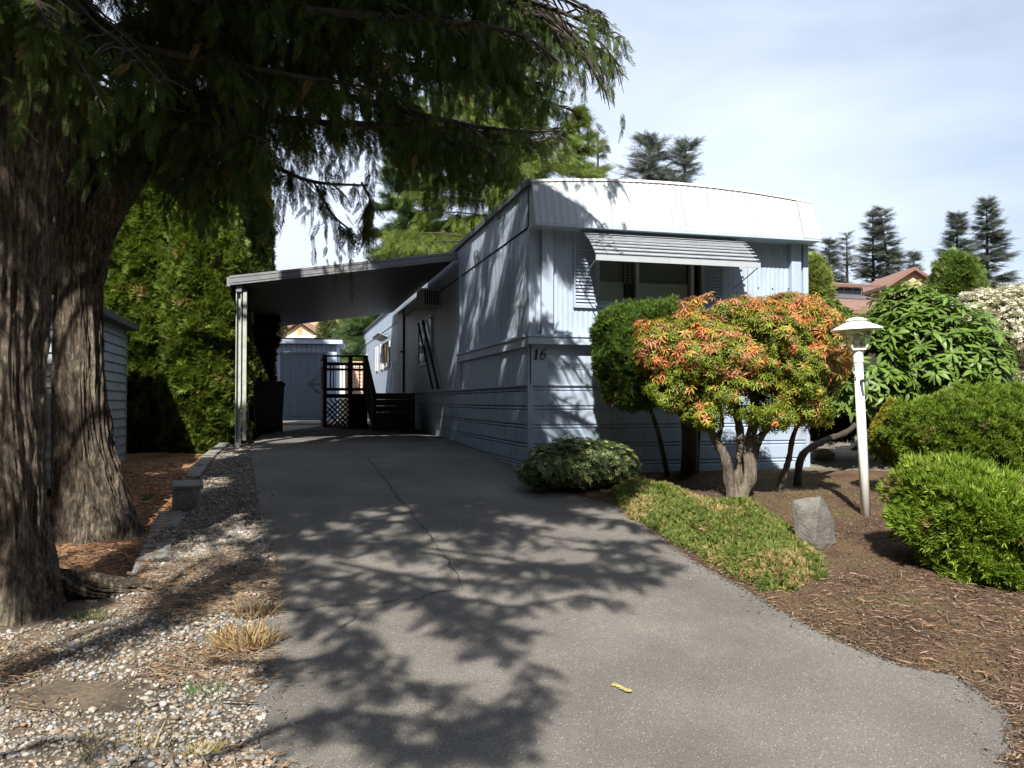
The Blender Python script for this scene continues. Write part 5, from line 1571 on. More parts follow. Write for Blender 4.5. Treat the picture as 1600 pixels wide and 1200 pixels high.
# ------------------------------------------------------------------ shrubs
def dirs(n, zlo=-1):
    d = RNG.normal(size=(int(n*1.0), 3)); d = nrm(d)
    while True:
        bad = d[:, 2] < zlo
        if not bad.any(): break
        d[bad] = nrm(RNG.normal(size=(int(bad.sum()), 3)))
    return d
def lump(d, seed, f=2.2, a=.12):
    """lumpy radius factor by direction"""
    return 1 + a*2*(vnoise(d[:, 0]*f+d[:, 2]*f*.7, d[:, 1]*f-d[:, 2]*f*.6, seed, seed*1.7)-.5) + a*1.1*(vnoise(d[:, 0]*f*2.7+d[:, 2]*f*2, d[:, 1]*f*2.7+d[:, 2]*f, seed+20, seed)-.5)
def ellipsoid_obj(name, c, rad, material, parent, k=.8, seed=1, zlo=-.95):
    n1, n2 = 18, 12
    V = []; T = []
    for i in range(n2+1):
        ph = -math.pi/2 + math.pi*i/n2
        for j in range(n1):
            a = 2*math.pi*j/n1
            V.append((math.cos(a)*math.cos(ph), math.sin(a)*math.cos(ph), math.sin(ph)))
    V = np.array(V)
    Vd = V*np.array(rad)*k*lump(V, seed)[:, None] + np.array(c)
    T = [(i*n1+j, i*n1+(j+1) % n1, (i+1)*n1+(j+1) % n1, (i+1)*n1+j) for i in range(n2) for j in range(n1)]
    return np_obj(name, Vd, np.array(T), material, parent, smooth=True)
def blob_points(n, c, rad, seed, inner=.78, zlo=-1, a=.12, f=2.2, zmin=None):
    d = dirs(n, zlo)
    rr_ = lump(d, seed, f, a)*(inner + (1-inner)*RNG.random(len(d))**.5)
    P_ = d*np.array(rad)*rr_[:, None] + np.array(c)
    N_ = nrm(d/np.array(rad))
    if zmin is not None:
        k = P_[:, 2] > zmin
        P_, N_ = P_[k], N_[k]
    return P_, N_
def sprig_shrub(name, label, cat, blobs, base, protos, size, c1, c2, matl=None, group=None, zmin=None, up=.35, core=.82, tips=None, jit=.5, zlo=-1, trunks=None, lumpy=.17):
    """blobs: list of (centre, radii, count, seed)"""
    r = empty(name, label, cat, group, loc=base)
    off = np.array(base, float)
    parts = []
    for (c, rad, n, sd) in blobs:
        P_, N_ = blob_points(n, c, rad, sd, zmin=zmin, zlo=zlo, a=lumpy, inner=.72)
        m_ = len(P_)
        D_ = nrm(N_ + np.array([0, 0, up]) + RNG.normal(0, jit*.5, (m_, 3)))
        col = cvar(m_, c1, c2)
        if tips:
            k = RNG.random(m_) < tips[0]
            col[k] = cvar(int(k.sum()), tips[1], tips[2])
        S0 = RNG.uniform(size[0], size[1], m_)
        st = RNG.random(m_) < .03                # stray shoots and browned tips
        P_[st] += N_[st]*(np.array(rad).mean()*.10*RNG.random((int(st.sum()), 1))); S0[st] *= 1.35
        br = vnoise(P_[:, 0]*7, P_[:, 2]*7+P_[:, 1]*5, sd+3, 77) + RNG.normal(0, .1, m_) > .97
        col[br] = cvar(int(br.sum()), (.16, .12, .05), (.24, .18, .08))
        parts.append((P_, D_, S0, col))
        if core: ellipsoid_obj('inner_shade_core', np.array(c)-off, rad, INNER, r, core, sd)
    P_, D_, S_, col = (np.concatenate([q[i] for q in parts]) for i in range(4))
    inst('foliage', protos, RNG.integers(0, len(protos), len(P_)), P_, D_, S_, col, matl or NEEDLE, r, off, roll=RNG.uniform(0, 6.28, len(P_)))
    if trunks:
        for t in trunks:
            m = MB().tube(np.array(catmull(t[0], 10)) - off, list(np.linspace(t[1], t[2], 10)), 8)
            m.obj('stem', BRANCH, r, smooth=True)
    return r
_s = [proto_sprig(7, .6, .11, s) for s in range(4)]
_t = [proto_sprig(9, .8, .13, s+9) for s in range(4)]
_f = [proto_fan(7, s) for s in range(4)]
SPR = [cluster(_s, 6, .5, .9, (.5, .95), s) for s in range(6)]
SPRT = [cluster(_t, 4, .5, 1.0, (.5, .9), s+20) for s in range(5)]
FAN = [cluster(_f, 4, .5, .8, (.5, .9), s+40) for s in range(5)]
def bz(x, y): 
    p = gp(x, y); return np.array([p[0], p[1], float(g(*p))])

# front right spreading juniper
Yj = 5.75
cj = at(1520, 835, Yj+.35); bj = np.array([cj[0]+.1, Yj+.5, float(g(cj[0], Yj+.5))])
sprig_shrub('juniper_shrub', 'bright green feathery juniper nearest the viewer at the right edge, leaning over its own shadow', 'shrub',
            [(at(1522, 812, Yj+.35), (.50, .50, .31), 6500, 3), (at(1600, 850, Yj+.3), (.52, .55, .38), 6500, 4), (at(1470, 768, Yj+.45), (.30, .36, .19), 3000, 5), (at(1555, 880, Yj+.15), (.36, .34, .22), 3000, 6)],
            bj, SPR, (.06, .125), (.10, .165, .014), (.165, .245, .025), up=.75, core=.80, tips=(.12, (.22, .30, .04), (.26, .34, .06)),
            trunks=[((bj-[0, 0, .1], bj+[.05, 0, .2], cj), .04, .02)])
# dome behind it
Yk = 8.0
ck = at(1510, 690, Yk+.4)
sprig_shrub('juniper_shrub', 'large rounded dark green clipped juniper dome behind the bright feathery one', 'shrub',
            [(ck, (.78, .72, .50), 10000, 7), (at(1600, 690, Yk+.5), (.55, .6, .52), 6000, 8)],
            (ck[0], ck[1], float(g(ck[0], ck[1]))), SPR, (.05, .095), (.09, .145, .014), (.16, .23, .028), up=.3, core=.88)
cy_ = at(1402, 672, 8.6)
sprig_shrub('golden_shrub', 'small golden yellow clipped conifer tucked left of the dark green dome', 'shrub',
            [(cy_, (.20, .20, .26), 4200, 9)], (cy_[0], cy_[1], float(g(cy_[0], cy_[1]))), SPRT, (.035, .06), (.17, .17, .02), (.30, .28, .03), core=.88)
# dark ball of juniper on stems beside the front wall
cb_ = at(1004, 548, 9.25)
jb = bz(1075, 735)
sprig_shrub('topiary_juniper', 'rounded dark green juniper on tall shaded stems directly in front of the picture window', 'shrub',
            [(cb_, (.50, .36, .47), 9500, 11), (at(975, 560, 9.2), (.30, .30, .33), 4000, 12), (at(1040, 505, 9.2), (.38, .3, .20), 3500, 13), (at(985, 600, 9.2), (.30, .25, .28), 2500, 14), (at(952, 520, 9.2), (.16, .2, .22), 900, 16), (at(1060, 560, 9.3), (.4, .3, .5), 3500, 18)],
            jb, SPR, (.05, .09), (.055, .10, .018), (.10, .165, .028), up=.6, core=.85, tips=(.06, (.16, .24, .04), (.2, .28, .05)),
            trunks=[((jb-[0, 0, .1], at(1078, 690, 9.2), at(1070, 640, 9.2), at(1030, 590, 9.2)), .10, .07), ((bz(1045, 740)-[0, 0, .1], at(1032, 690, 9.15), at(1020, 650, 9.1), at(1000, 600, 9.1)), .03, .02), ((jb+[.08, .05, -.1], at(1088, 680, 9.3), at(1095, 620, 9.3)), .06, .04)])
# low variegated bush at the house corner
cw = at(900, 722, 9.0)
ROSE_S = [proto_rosette(6, .30, .15, .45, s, .8) for s in range(3)]
r = sprig_shrub('variegated_bush', 'low grey green bush with pale yellow leaf tips at the foot of the house corner', 'shrub',
            [(cw, (.52, .40, .27), 3600, 15), (at(855, 735, 8.9), (.32, .3, .20), 1300, 16), (at(960, 725, 8.95), (.26, .3, .23), 1200, 17)],
            (cw[0], cw[1], float(g(cw[0], cw[1]))), ROSE_S, (.028, .048), (.045, .075, .03), (.13, .18, .07), matl=LEAF_GLOSS, up=.5, core=.85, tips=(.18, (.34, .38, .12), (.42, .45, .2)))
# pieris with coppery new growth
PB = bz(1147, 786)
pier = empty('pieris_shrub', 'broad shrub with orange red new leaves over green foliage on gnarled pale stems', 'shrub', loc=PB)
ROSE_P = [proto_rosette(7, .20, .75, .30, s, .85) for s in range(4)]
Yp = PB[1]
pparts = []
offp = np.array(PB)
for (c, rad, n, sd) in ((at(1165, 545, Yp+.05), (.88, .62, .50), 5200, 21), (at(1080, 560, Yp-.05), (.46, .5, .40), 2000, 22), (at(1245, 565, Yp+.0), (.46, .5, .48), 2400, 23), (at(1170, 615, Yp-.1), (.60, .42, .27), 1500, 24), (at(1190, 500, Yp+.1), (.72, .5, .20), 1500, 27), (at(1052, 610, Yp-.1), (.26, .3, .22), 620, 28), (at(1100, 645, Yp-.15), (.22, .25, .16), 420, 29), (at(1262, 632, Yp-.05), (.26, .3, .22), 600, 30), (at(1205, 650, Yp-.2), (.26, .25, .14), 420, 31), (at(1030, 540, Yp), (.26, .3, .3), 700, 32), (at(1300, 540, Yp+.1), (.24, .3, .35), 600, 33), (at(1120, 482, Yp), (.3, .3, .16), 500, 34), (at(1240, 478, Yp), (.25, .3, .14), 400, 35)):
    P_, N_ = blob_points(n, c, rad, sd, inner=.66, a=.22, f=3.4)
    kk = vnoise(P_[:, 0]*6+P_[:, 1]*2, P_[:, 2]*7+P_[:, 1]*3, 90, 17) > .24
    P_, N_ = P_[kk], N_[kk]
    m_ = len(P_)
    # new growth grows in clusters on the upper and outer shell
    hz = (P_[:, 2]-offp[2])
    cl = vnoise(P_[:, 0]*6, P_[:, 1]*3+P_[:, 2]*6, 3, 8)
    cl2 = vnoise(P_[:, 0]*15, P_[:, 2]*15+P_[:, 1]*6, 13, 4)
    new = (cl*.35+cl2*.45 + .22*(hz-1.45) + RNG.normal(0, .13, m_)) > .50
    col = cvar(m_, (.095, .14, .012), (.20, .24, .025))
    kind_ = np.clip(RNG.normal(0, .25, m_) + vnoise(P_[:, 0]*4, P_[:, 2]*4+P_[:, 1]*4, 70, 41) + .22*(hz-1.5), 0, 1)
    cA = cvar(m_, (.42, .105, .04), (.54, .22, .07)); cB = cvar(m_, (.34, .23, .04), (.44, .30, .07)); cD = cvar(m_, (.34, .13, .06), (.48, .25, .13))
    high = hz > 1.72
    newc = np.where((kind_ < .42)[:, None], cA, np.where((kind_ < .72)[:, None], cB, cD))
    col = np.where(new[:, None], newc, col)
    D_ = nrm(N_ + np.array([0, 0, .6]) + RNG.normal(0, .3, (m_, 3)))
    S_ = np.where(new, RNG.uniform(.055, .09, m_), RNG.uniform(.045, .07, m_))
    pparts.append((P_, D_, S_, col))
ellipsoid_obj('inner_shade_core', at(1165, 550, Yp+.1)-offp, (.88, .6, .52), INNER, pier, .72, 21)
P_, D_, S_, col = (np.concatenate([q[i] for q in pparts]) for i in range(4))
inst('foliage', ROSE_P, RNG.integers(0, 4, len(P_)), P_, D_, S_, col, LEAF_GLOSS, pier, offp, roll=RNG.uniform(0, 6.28, len(P_)))
def stem(parent, pts, r0, r1, name='stem', material=BARK2, n=9):
    P_ = catmull(pts, 26)
    rad = np.linspace(r0, r1, 26)*(1+.28*(RNG.random(26)-.5))
    m = MB().tube(P_-np.array(parent.location), list(rad), n)
    return m.obj(name, material, parent, smooth=True)
A_ = lambda x, y, dy=0: at(x, y, Yp+dy)
stem(pier, [A_(1150, 800), A_(1146, 770), A_(1140, 748), A_(1133, 715, -.05), A_(1120, 690, -.05), A_(1105, 660, 0), A_(1092, 620, .1)], .085, .03)
stem(pier, [A_(1152, 800), A_(1158, 775), A_(1172, 745), A_(1170, 700), A_(1178, 660, .05), A_(1180, 610, .1)], .080, .045)
stem(pier, [A_(1154, 795, .1), A_(1155, 745, .12), A_(1158, 690, .15), A_(1150, 640, .15), A_(1140, 590, .2)], .06, .035)
stem(pier, [A_(1172, 740), A_(1185, 690, .05), A_(1205, 660, .1), A_(1222, 620, .15)], .05, .025)
stem(pier, [A_(1120, 690, -.03), A_(1128, 660, .05), A_(1122, 620, .1)], .028, .018)
stem(pier, [A_(1128, 792, .02), A_(1142, 780, 0), A_(1160, 785, 0), A_(1182, 792, .03)], .03, .05, name='root')
stem(pier, [A_(1215, 770, .35), A_(1232, 720, .35), A_(1240, 680, .3), A_(1262, 630, .3)], .038, .022)
# rhododendron, large individual leaves
RC = [(at(1455, 572, 10.6), (1.0, .9, .92), 590, 31), (at(1350, 590, 10.2), (.60, .6, .75), 240, 32), (at(1505, 600, 10.5), (.52, .6, .60), 210, 33), (at(1420, 490, 10.8), (.46, .5, .36), 150, 34), (at(1540, 645, 10.2), (.22, .3, .22), 40, 35), (at(1275, 500, 10.9), (.42, .4, .25), 110, 36)]
RBs = np.array([at(1420, 600, 10.5)[0], 10.5, float(g(at(1420, 600, 10.5)[0], 10.5))])
rho = empty('rhododendron', 'large rounded shrub with broad leathery green leaves and yellow buds behind the lamp post', 'shrub', loc=RBs)
LFS = [proto_leaf(.34, .28), proto_leaf(.30, .12), proto_leaf(.36, .45)]
LP, LD, LU, LS_, LC = [], [], [], [], []
budP, budD = [], []
for (c, rad, n, sd) in RC:
    P_, N_ = blob_points(n, c, rad, sd, inner=.75, a=.14, zlo=-.6)
    for p, nn in zip(P_, N_):
        ax = nrm(nn + np.array([0, 0, .9]) + RNG.normal(0, .22, 3))
        x_ = nrm(np.cross(ax, [1, .2, .1])); y_ = np.cross(ax, x_)
        nl = random.randint(6, 9); ph = random.random()*6.28
        for k in range(nl):
            a = ph + 2*math.pi*k/nl + random.uniform(-.2, .2)
            out = x_*math.cos(a)+y_*math.sin(a)
            d_ = nrm(out + ax*random.uniform(-.25, .55))
            LP.append(p+d_*.012); LD.append(d_); LU.append(ax); LS_.append(random.uniform(.11, .17))
            LC.append(np.array([.075, .135, .022])*(1-(q_ := random.random())) + np.array([.14, .21, .035])*q_)
        if random.random() < .5: budP.append(p); budD.append(ax)
LP, LD, LU, LS_, LC = map(np.array, (LP, LD, LU, LS_, LC))
front_ = np.argsort(LP[:, 1] - .35*LP[:, 2])[:300]
mask = np.ones(len(LP), bool); mask[front_] = False
w = RNG.integers(0, 3, len(LP))
def upb(pr, i): # local +Y along the upper leaf normal
    Dn = LD[i]; Xa = nrm(np.cross(LU[i], Dn)); return bake(pr, LP[i], Dn, LS_[i], LC[i], up=LU[i])
inst('foliage', LFS, w[mask], LP[mask], LD[mask], LS_[mask], LC[mask], LEAF_GLOSS, rho, RBs, smooth=True, up=LU[mask])
leafmes = []
for q in range(3):
    for cs in range(2):
        pv, pt = LFS[q]
        leafmes.append(np_mesh('leaf', pv, pt, LEAF_M, np.repeat(np.array([[.085, .145, .024]])*(1+.45*cs), len(pv), 0), smooth=True))
for i in front_:
    o = bpy.data.objects.new('leaf', random.choice(leafmes)); link(o, rho)
    D_ = Vector(LD[i]).normalized(); X_ = Vector(LU[i]).cross(D_).normalized(); Y_ = D_.cross(X_)
    M = Matrix((X_, Y_, D_)).transposed().to_4x4()
    o.matrix_local = Matrix.Translation(Vector(LP[i]-RBs)) @ M @ Matrix.Scale(LS_[i], 4)
bud = proto_sprig(5, .25, .22, 3)
inst('bud_cluster', [bud], np.zeros(len(budP)), np.array(budP), np.array(budD), RNG.uniform(.04, .07, len(budP)), cvar(len(budP), (.30, .30, .05), (.42, .40, .10)), LEAF, rho, RBs, roll=RNG.uniform(0, 6, len(budP)))
for (c, rad, n, sd) in RC[:4]: ellipsoid_obj('inner_shade_core', np.array(c)-RBs, rad, INNER, rho, .66, sd)
B_ = lambda x, y, Y=10.0: at(x, y, Y)
stem(rho, [B_(1245, 780, 9.2), B_(1252, 715, 9.2), B_(1285, 690, 9.4), B_(1330, 670, 9.8), B_(1370, 620, 10.2)], .045, .03, material=BRANCH)
for x in (1395, 1430, 1470, 1510):
    stem(rho, [at(x-15, 715, 10.3), at(x, 680, 10.4), at(x+10, 630, 10.5)], .04, .03, material=BRANCH)
# small evergreen between house corner and rhododendron
ce = at(1300, 640, 11.6)
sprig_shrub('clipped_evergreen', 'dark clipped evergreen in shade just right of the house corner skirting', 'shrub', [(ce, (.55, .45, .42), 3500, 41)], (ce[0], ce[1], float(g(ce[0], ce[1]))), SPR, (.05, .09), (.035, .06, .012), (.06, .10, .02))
# white flowering shrub
cf = at(1565, 520, 15)
fl = sprig_shrub('flowering_shrub', 'tall shrub covered in creamy white blossom at the right edge', 'shrub',
            [(cf, (.95, .8, .85), 6000, 44), (at(1600, 480, 15.2), (.9, .7, .45), 3500, 45), (at(1530, 490, 15), (.5, .5, .38), 1800, 46), (at(1600, 580, 15), (.6, .6, .7), 3000, 47)],
            (cf[0], cf[1], float(g0(cf[1]))), [proto_rosette(6, .30, .2, .5, s, .8) for s in range(3)], (.04, .075), (.16, .16, .07), (.26, .25, .12), matl=LEAF, core=.85, up=.5, tips=(.48, (.62, .58, .44), (.75, .72, .60)))
# prostrate juniper groundcover
GPX = [(955, 775), (1000, 762), (1060, 778), (1110, 800), (1170, 793), (1215, 822), (1248, 858), (1285, 892), (1282, 918), (1235, 935), (1190, 925), (1150, 905), (1090, 868), (1030, 835), (985, 812)]
GW = np.array([gp(*p) for p in GPX])
def inside(P_, poly):
    x, y = P_[:, 0], P_[:, 1]; c = np.zeros(len(P_), bool)
    for i in range(len(poly)):
        x1, y1 = poly[i]; x2, y2 = poly[i-1]
        c ^= ((y1 > y) != (y2 > y)) & (x < (x2-x1)*(y-y1)/(y2-y1+1e-12)+x1)
    return c
def edge_dist(P_, poly):
    d = np.full(len(P_), 9.)
    for i in range(len(poly)):
        a, b = poly[i-1], poly[i]; ab = b-a
        t = np.clip(((P_-a) @ ab)/(ab @ ab), 0, 1)
        d = np.minimum(d, np.linalg.norm(P_-a-t[:, None]*ab, axis=1))
    return d
def scatter_poly(n, poly):
    lo, hi = poly.min(0), poly.max(0)
    P_ = lo + (hi-lo)*RNG.random((n*3, 2))
    return P_[inside(P_, poly)][:n]
gpnt = scatter_poly(15000, GW)
ed = edge_dist(gpnt, GW)
hh = .10*ss(0, .25, ed)*(.55+.8*vnoise(gpnt[:, 0]*5, gpnt[:, 1]*5))
z = g(gpnt[:, 0], gpnt[:, 1]) + hh*(.65+.35*RNG.random(len(gpnt)))
P_ = np.c_[gpnt, z]
th_ = vnoise(gpnt[:, 0]*3, gpnt[:, 1]*3, 50, 2)*12
D_ = nrm(np.c_[np.cos(th_), np.sin(th_), .45+.5*RNG.random(len(P_))] + RNG.normal(0, .35, (len(P_), 3)))
col = cvar(len(P_), (.095, .135, .028), (.17, .21, .05)); k = RNG.random(len(P_)) < .10*(1+ (vnoise(gpnt[:, 0]*4, gpnt[:, 1]*4, 9, 9) > .62)*5)
col[k] = cvar(int(k.sum()), (.30, .23, .10), (.38, .28, .13))
gc0 = np.array([GW[:, 0].mean(), GW[:, 1].mean(), float(g(GW[:, 0].mean(), GW[:, 1].mean()))])
sp = empty('creeping_juniper', 'spreading mat of low yellowish green juniper between the driveway edge and the grey rock', 'ground cover', loc=gc0)
wq = RNG.integers(0, 4, len(P_)); S_ = RNG.uniform(.04, .085, len(P_)); rl_ = RNG.uniform(0, 6.28, len(P_))
inst('foliage', SPRT, wq, P_, D_, S_, col, NEEDLE, sp, gc0, roll=rl_)
def heightpoly():
    q = scatter_poly(1, GW)
    return q
for px_ in ([(1120, 868), (1138, 878), (1152, 896)], [(1010, 770), (1035, 768), (1060, 778)], [(1090, 850), (1075, 838), (1060, 820)]):
    pts = [np.array([*gp(*p), float(g(*gp(*p)))+.035]) for p in px_]
    MB().tube(catmull(pts, 8)-gc0, [.008, .014, .018, .02, .019, .016, .012, .008], 7).obj('stem', BRANCH, sp, smooth=True)

# ------------------------------------------------------------------ arborvitae columns on the left
def arbor(label, px0, px1, ytop, Y, n, seed, c1, c2, group=None):
    X0, X1 = at(px0, 600, Y)[0], at(px1, 600, Y)[0]
    xc, rx = (X0+X1)/2, (X1-X0)/2
    zt = at(800, ytop, Y)[2]; zg = float(g(xc, Y))
    r = empty('arborvitae', label, 'hedge tree', 'arborvitae columns left of the carport', loc=(xc, Y, zg))
    H = zt - zg
    d = RNG.random((n, 2)); a = d[:, 0]*2*np.pi; t = d[:, 1]
    a = np.where(np.sin(a) > .3, a+np.pi, a)      # more on the near side
    prof = lambda t: np.sqrt(np.clip(1-((t-.32)/.70)**2, 0, 1))**.8*np.where(t < .32, .94+.06*t/.32, 1)
    pr = prof(t)
    lmp = 1 + .13*(vnoise(a*3+seed, t*9, seed, 3)-.5)*2 + .15*(vnoise(a*8, t*26, seed+9, 3)-.5)*2
    rad = rx*pr*lmp*(.86+.14*RNG.random(n)**.5)
    P_ = np.c_[rad*np.cos(a), rad*np.sin(a)*.9, t*H]
    N_ = nrm(np.c_[np.cos(a), np.sin(a), .6+.5*(t > .9)])
    D_ = nrm(N_ + RNG.normal(0, .35, (n, 3)))
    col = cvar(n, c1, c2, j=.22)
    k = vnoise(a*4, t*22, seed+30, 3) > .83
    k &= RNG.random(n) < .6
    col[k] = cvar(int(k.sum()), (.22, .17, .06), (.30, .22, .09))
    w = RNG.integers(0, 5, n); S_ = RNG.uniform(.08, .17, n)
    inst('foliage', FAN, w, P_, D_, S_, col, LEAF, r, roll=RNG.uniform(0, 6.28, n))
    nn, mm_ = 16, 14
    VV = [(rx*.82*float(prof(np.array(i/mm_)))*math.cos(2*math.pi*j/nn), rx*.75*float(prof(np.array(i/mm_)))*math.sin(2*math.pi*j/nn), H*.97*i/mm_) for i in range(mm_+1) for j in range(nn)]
    np_obj('inner_shade_core', np.array(VV), np.array([(i*nn+j, i*nn+(j+1) % nn, (i+1)*nn+(j+1) % nn, (i+1)*nn+j) for i in range(mm_) for j in range(nn)]), INNER, r, smooth=True)
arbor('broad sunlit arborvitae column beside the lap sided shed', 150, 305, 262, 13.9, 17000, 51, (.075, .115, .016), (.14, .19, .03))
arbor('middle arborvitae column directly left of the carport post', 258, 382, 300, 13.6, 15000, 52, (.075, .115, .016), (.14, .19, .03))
arbor('shaded tall arborvitae column rising behind the carport roof', 335, 426, 215, 18.2, 11000, 53, (.04, .065, .012), (.07, .10, .018))  # its shade is put into the darker leaf colours
arbor('small arborvitae column at the back of the carport behind the bin', 345, 412, 430, 19.0, 5000, 54, (.04, .065, .012), (.07, .10, .018))  # same darkened leaf colours as the shaded column

# ------------------------------------------------------------------ background conifers
FIRS = [cluster([proto_frond(6, False, s+30+q, w=.34) for q in range(3)], 6, .35, .75, (.5, .95), s) for s in range(3)]
CEDS = [cluster([proto_frond(7, False, s+40+q, w=.40) for q in range(3)], 5, .4, .7, (.55, .95), s+5) for s in range(3)]
def conifer(label, px, ytop, Y, rpx, zb_, nb, ns, c1, c2, protos=FIRS, droop=.15, size=(.5, .9), power=.85, irregular=.25, lean=0, tr=.22, name='conifer_tree', low=0.0, group=None, hang=0, matl=None, hidden_below=0):
    X = at(px, 600, Y)[0]; zt = at(px, ytop, Y)[2]; H = zt-zb_; R = rpx/F*Y
    r = empty(name, label, 'tree', group, loc=(X, Y, zb_))
    MB().tube([(0, 0, 0), (lean*.3, 0, H*.5), (lean, 0, H*.985)], [tr, tr*.6, .03], 8).obj('trunk', BRANCH, r)
    Pp, Dd, Ss = [], [], []
    bm_ = MB()
    for b in range(int(nb*1.25)):
        t = low + (1-low)*random.random()**1.1
        a = random.random()*6.283
        Lb = R*((1-t)**power + .04)*random.uniform(1-irregular*1.6, 1+irregular*.7)
        el_ = (.55*(t**2) - droop*(1-t)) + random.uniform(-.12, .12)
        o_ = np.array([lean*t*t, 0, H*t]); d_ = np.array([math.cos(a)*math.cos(el_), math.sin(a)*math.cos(el_), math.sin(el_)])
        end = o_ + d_*Lb + np.array([0, 0, -.10*Lb*(1-t)])
        bm_.tube([o_, o_+d_*Lb*.5, end], [.05*(1-t)+.012, .03*(1-t)+.01, .006], 3, cap=False)
        k = max(4, int(ns*(.35+.65*Lb/R)))
        for j in range(k):
            f = .12+.88*((j+random.random())/k)
            p = o_ + d_*Lb*f + np.array([0, 0, -.10*Lb*(1-t)*f*f])
            sd = np.array([-math.sin(a), math.cos(a), 0])*random.choice((-1, 1))
            dd = d_*random.uniform(.4, 1.1) + sd*random.uniform(0, .9)*(1.15-f*.6) + np.array([0, 0, random.uniform(-.35, .15)-hang])
            Pp.append(p); Dd.append(dd); Ss.append(random.uniform(*size)*(1-.45*t))
    for j in range(10): Pp.append(np.array([lean, 0, H*(.93+.06*j/10)])); Dd.append(np.array([random.uniform(-.5, .5), random.uniform(-.5, .5), 1.])); Ss.append(size[0]*.7)
    bm_.obj('branches', BRANCH, r)['kind'] = 'stuff'
    Pp, Dd, Ss = np.array(Pp), np.array(Dd), np.array(Ss)
    n = len(Pp); col = cvar(n, c1, c2, j=.2); w = RNG.integers(0, 3, n); rl_ = RNG.uniform(-.5, .5, n) + np.pi/2*0
    inst('crown', protos, w, Pp, Dd, Ss, col, matl or LEAF, r, roll=rl_)
    return r
CG1, CG2 = (.085, .13, .022), (.165, .215, .04)
conifer('big drooping yellow green cedar behind the carport and mobile home', 772, 40, 29, 205, 1.1, 330, 60, CG1, CG2, protos=CEDS, droop=.25, size=(.45, .80), hang=.8, power=.55, tr=.35, low=.04)
conifer('darker spruce left of the big drooping cedar, above the carport roof', 640, 150, 31, 98, 1.1, 200, 44, (.045, .08, .028), (.08, .13, .04), droop=.1, size=(.5, .85), power=.55)
conifer('lower yellow green cedar bough mass just above the mobile home roof', 905, 170, 31, 80, 1.1, 150, 40, CG1, CG2, protos=CEDS, droop=.2, size=(.45, .8), hang=.45, power=.6)
conifer('pale feathery larch right of the big cedar, above the home roof', 935, 205, 40, 42, 1.1, 70, 24, (.16, .18, .07), (.24, .26, .12), size=(.5, .9), power=.7)
DG1, DG2 = (.10, .12, .10), (.16, .18, .14)  # distance haze put into lighter, greyer fir colours
FIR1 = [proto_frond(8, False, s+60, w=.38) for s in range(3)]
def douglas(label, px, ytop, Y, rpx, nb=75, ns=20, pw=.75, **k):
    conifer(label, px, ytop, Y, rpx*1.12, 1.3, int(nb*2.3), int(ns*2.0), DG1, DG2, protos=FIR1, size=(.8, 1.7), droop=.10, irregular=.5, power=pw, low=.12, tr=.4, **k)
douglas('sparse Douglas fir top above the white fascia', 1010, 212, 52, 74, 80, 22, lean=.3, pw=.42)
douglas('ragged fir top right of the sparse Douglas fir above the roof', 1052, 226, 53, 60, 60, 20, lean=.9, pw=.42)
douglas('dark fir low beside the house corner, left of the distant row', 1262, 372, 74, 34)
douglas('pointed fir second from the house corner in the distant row', 1297, 374, 76, 42, 85)
douglas('thin ragged fir with a bare bent top in the distant row', 1325, 365, 72, 30, 42, 12)
douglas('tall narrow fir above the clerestory roof', 1366, 330, 74, 44, 80, 20)
douglas('tall fir with a one sided bent top left of the tan gable', 1404, 326, 72, 52, 80, 20, lean=-1.4)
douglas('dense fir behind the rounded green tree', 1498, 336, 70, 46, 110, 24)
douglas('tallest fir at the right, rising above the white blossom', 1545, 312, 72, 52, 110, 24)
douglas('low dark fir behind the tan gable roof', 1430, 395, 78, 34, 70, 16)
def round_tree(label, px, py, Y, rx, rz, n, c1, c2, seed, name='leafy_tree', size=(.25, .45), protos=FAN):
    c = at(px, py, Y); rx_ = rx/F*Y; rz_ = rz/F*Y; zb_ = float(g0(Y))
    r = sprig_shrub(name, label, 'tree', [(c, (rx_, rx_*.9, rz_), n, seed), (np.array(c)+[rx_*.4, 0, -rz_*.4], (rx_*.7, rx_*.7, rz_*.7), n//2, seed+1)], (c[0], c[1], zb_), protos, size, c1, c2, matl=LEAF, core=.72, lumpy=.34, jit=.8,
                trunks=[((np.array([c[0], c[1], zb_-.2]), np.array([c[0], c[1], (zb_+c[2])/2]), np.array(c)), .18, .1)])
round_tree('round bright green tree below the two dense firs', 1495, 440, 42, 29, 38, 4500, (.09, .14, .03), (.15, .21, .045), 61)
round_tree('yellow green young tree against the right corner of the home', 1272, 455, 30, 12, 40, 1800, (.16, .20, .05), (.24, .28, .08), 62)
round_tree('young green tree in front of the salmon roof', 512, 520, 36, 12, 24, 1200, (.10, .13, .05), (.17, .19, .08), 63, size=(.12, .25))
round_tree('bushy green shrub between garden shed and the far end of the home', 545, 556, 33, 20, 30, 2500, (.09, .13, .03), (.17, .21, .06), 64, size=(.15, .3))
round_tree('green tree above the far end of the mobile home', 566, 500, 44, 26, 30, 2200, (.08, .11, .03), (.14, .17, .05), 65)
round_tree('small grey green tree left of the tan gable, behind the shed roof', 430, 512, 40, 12, 14, 900, (.12, .12, .07), (.17, .17, .10), 66, size=(.12, .25))
# background hedge line closing the view at ground level
HB = []
for k in range(26):
    x = -60 + k*5.2
    if -22 < x < 20 and False: continue
    HB.append((np.array([x, 92+random.uniform(-5, 5), 2.5]), (4.2, 3.0, random.uniform(2.5, 4.5)), 900, 70+k))
bh = sprig_shrub('distant_woodland', 'distant line of dark trees behind the houses', 'woodland', HB, (0, 92, 2), FAN, (.7, 1.3), (.04, .06, .025), (.08, .11, .04), matl=LEAF, core=.85)
bh['kind'] = 'stuff'

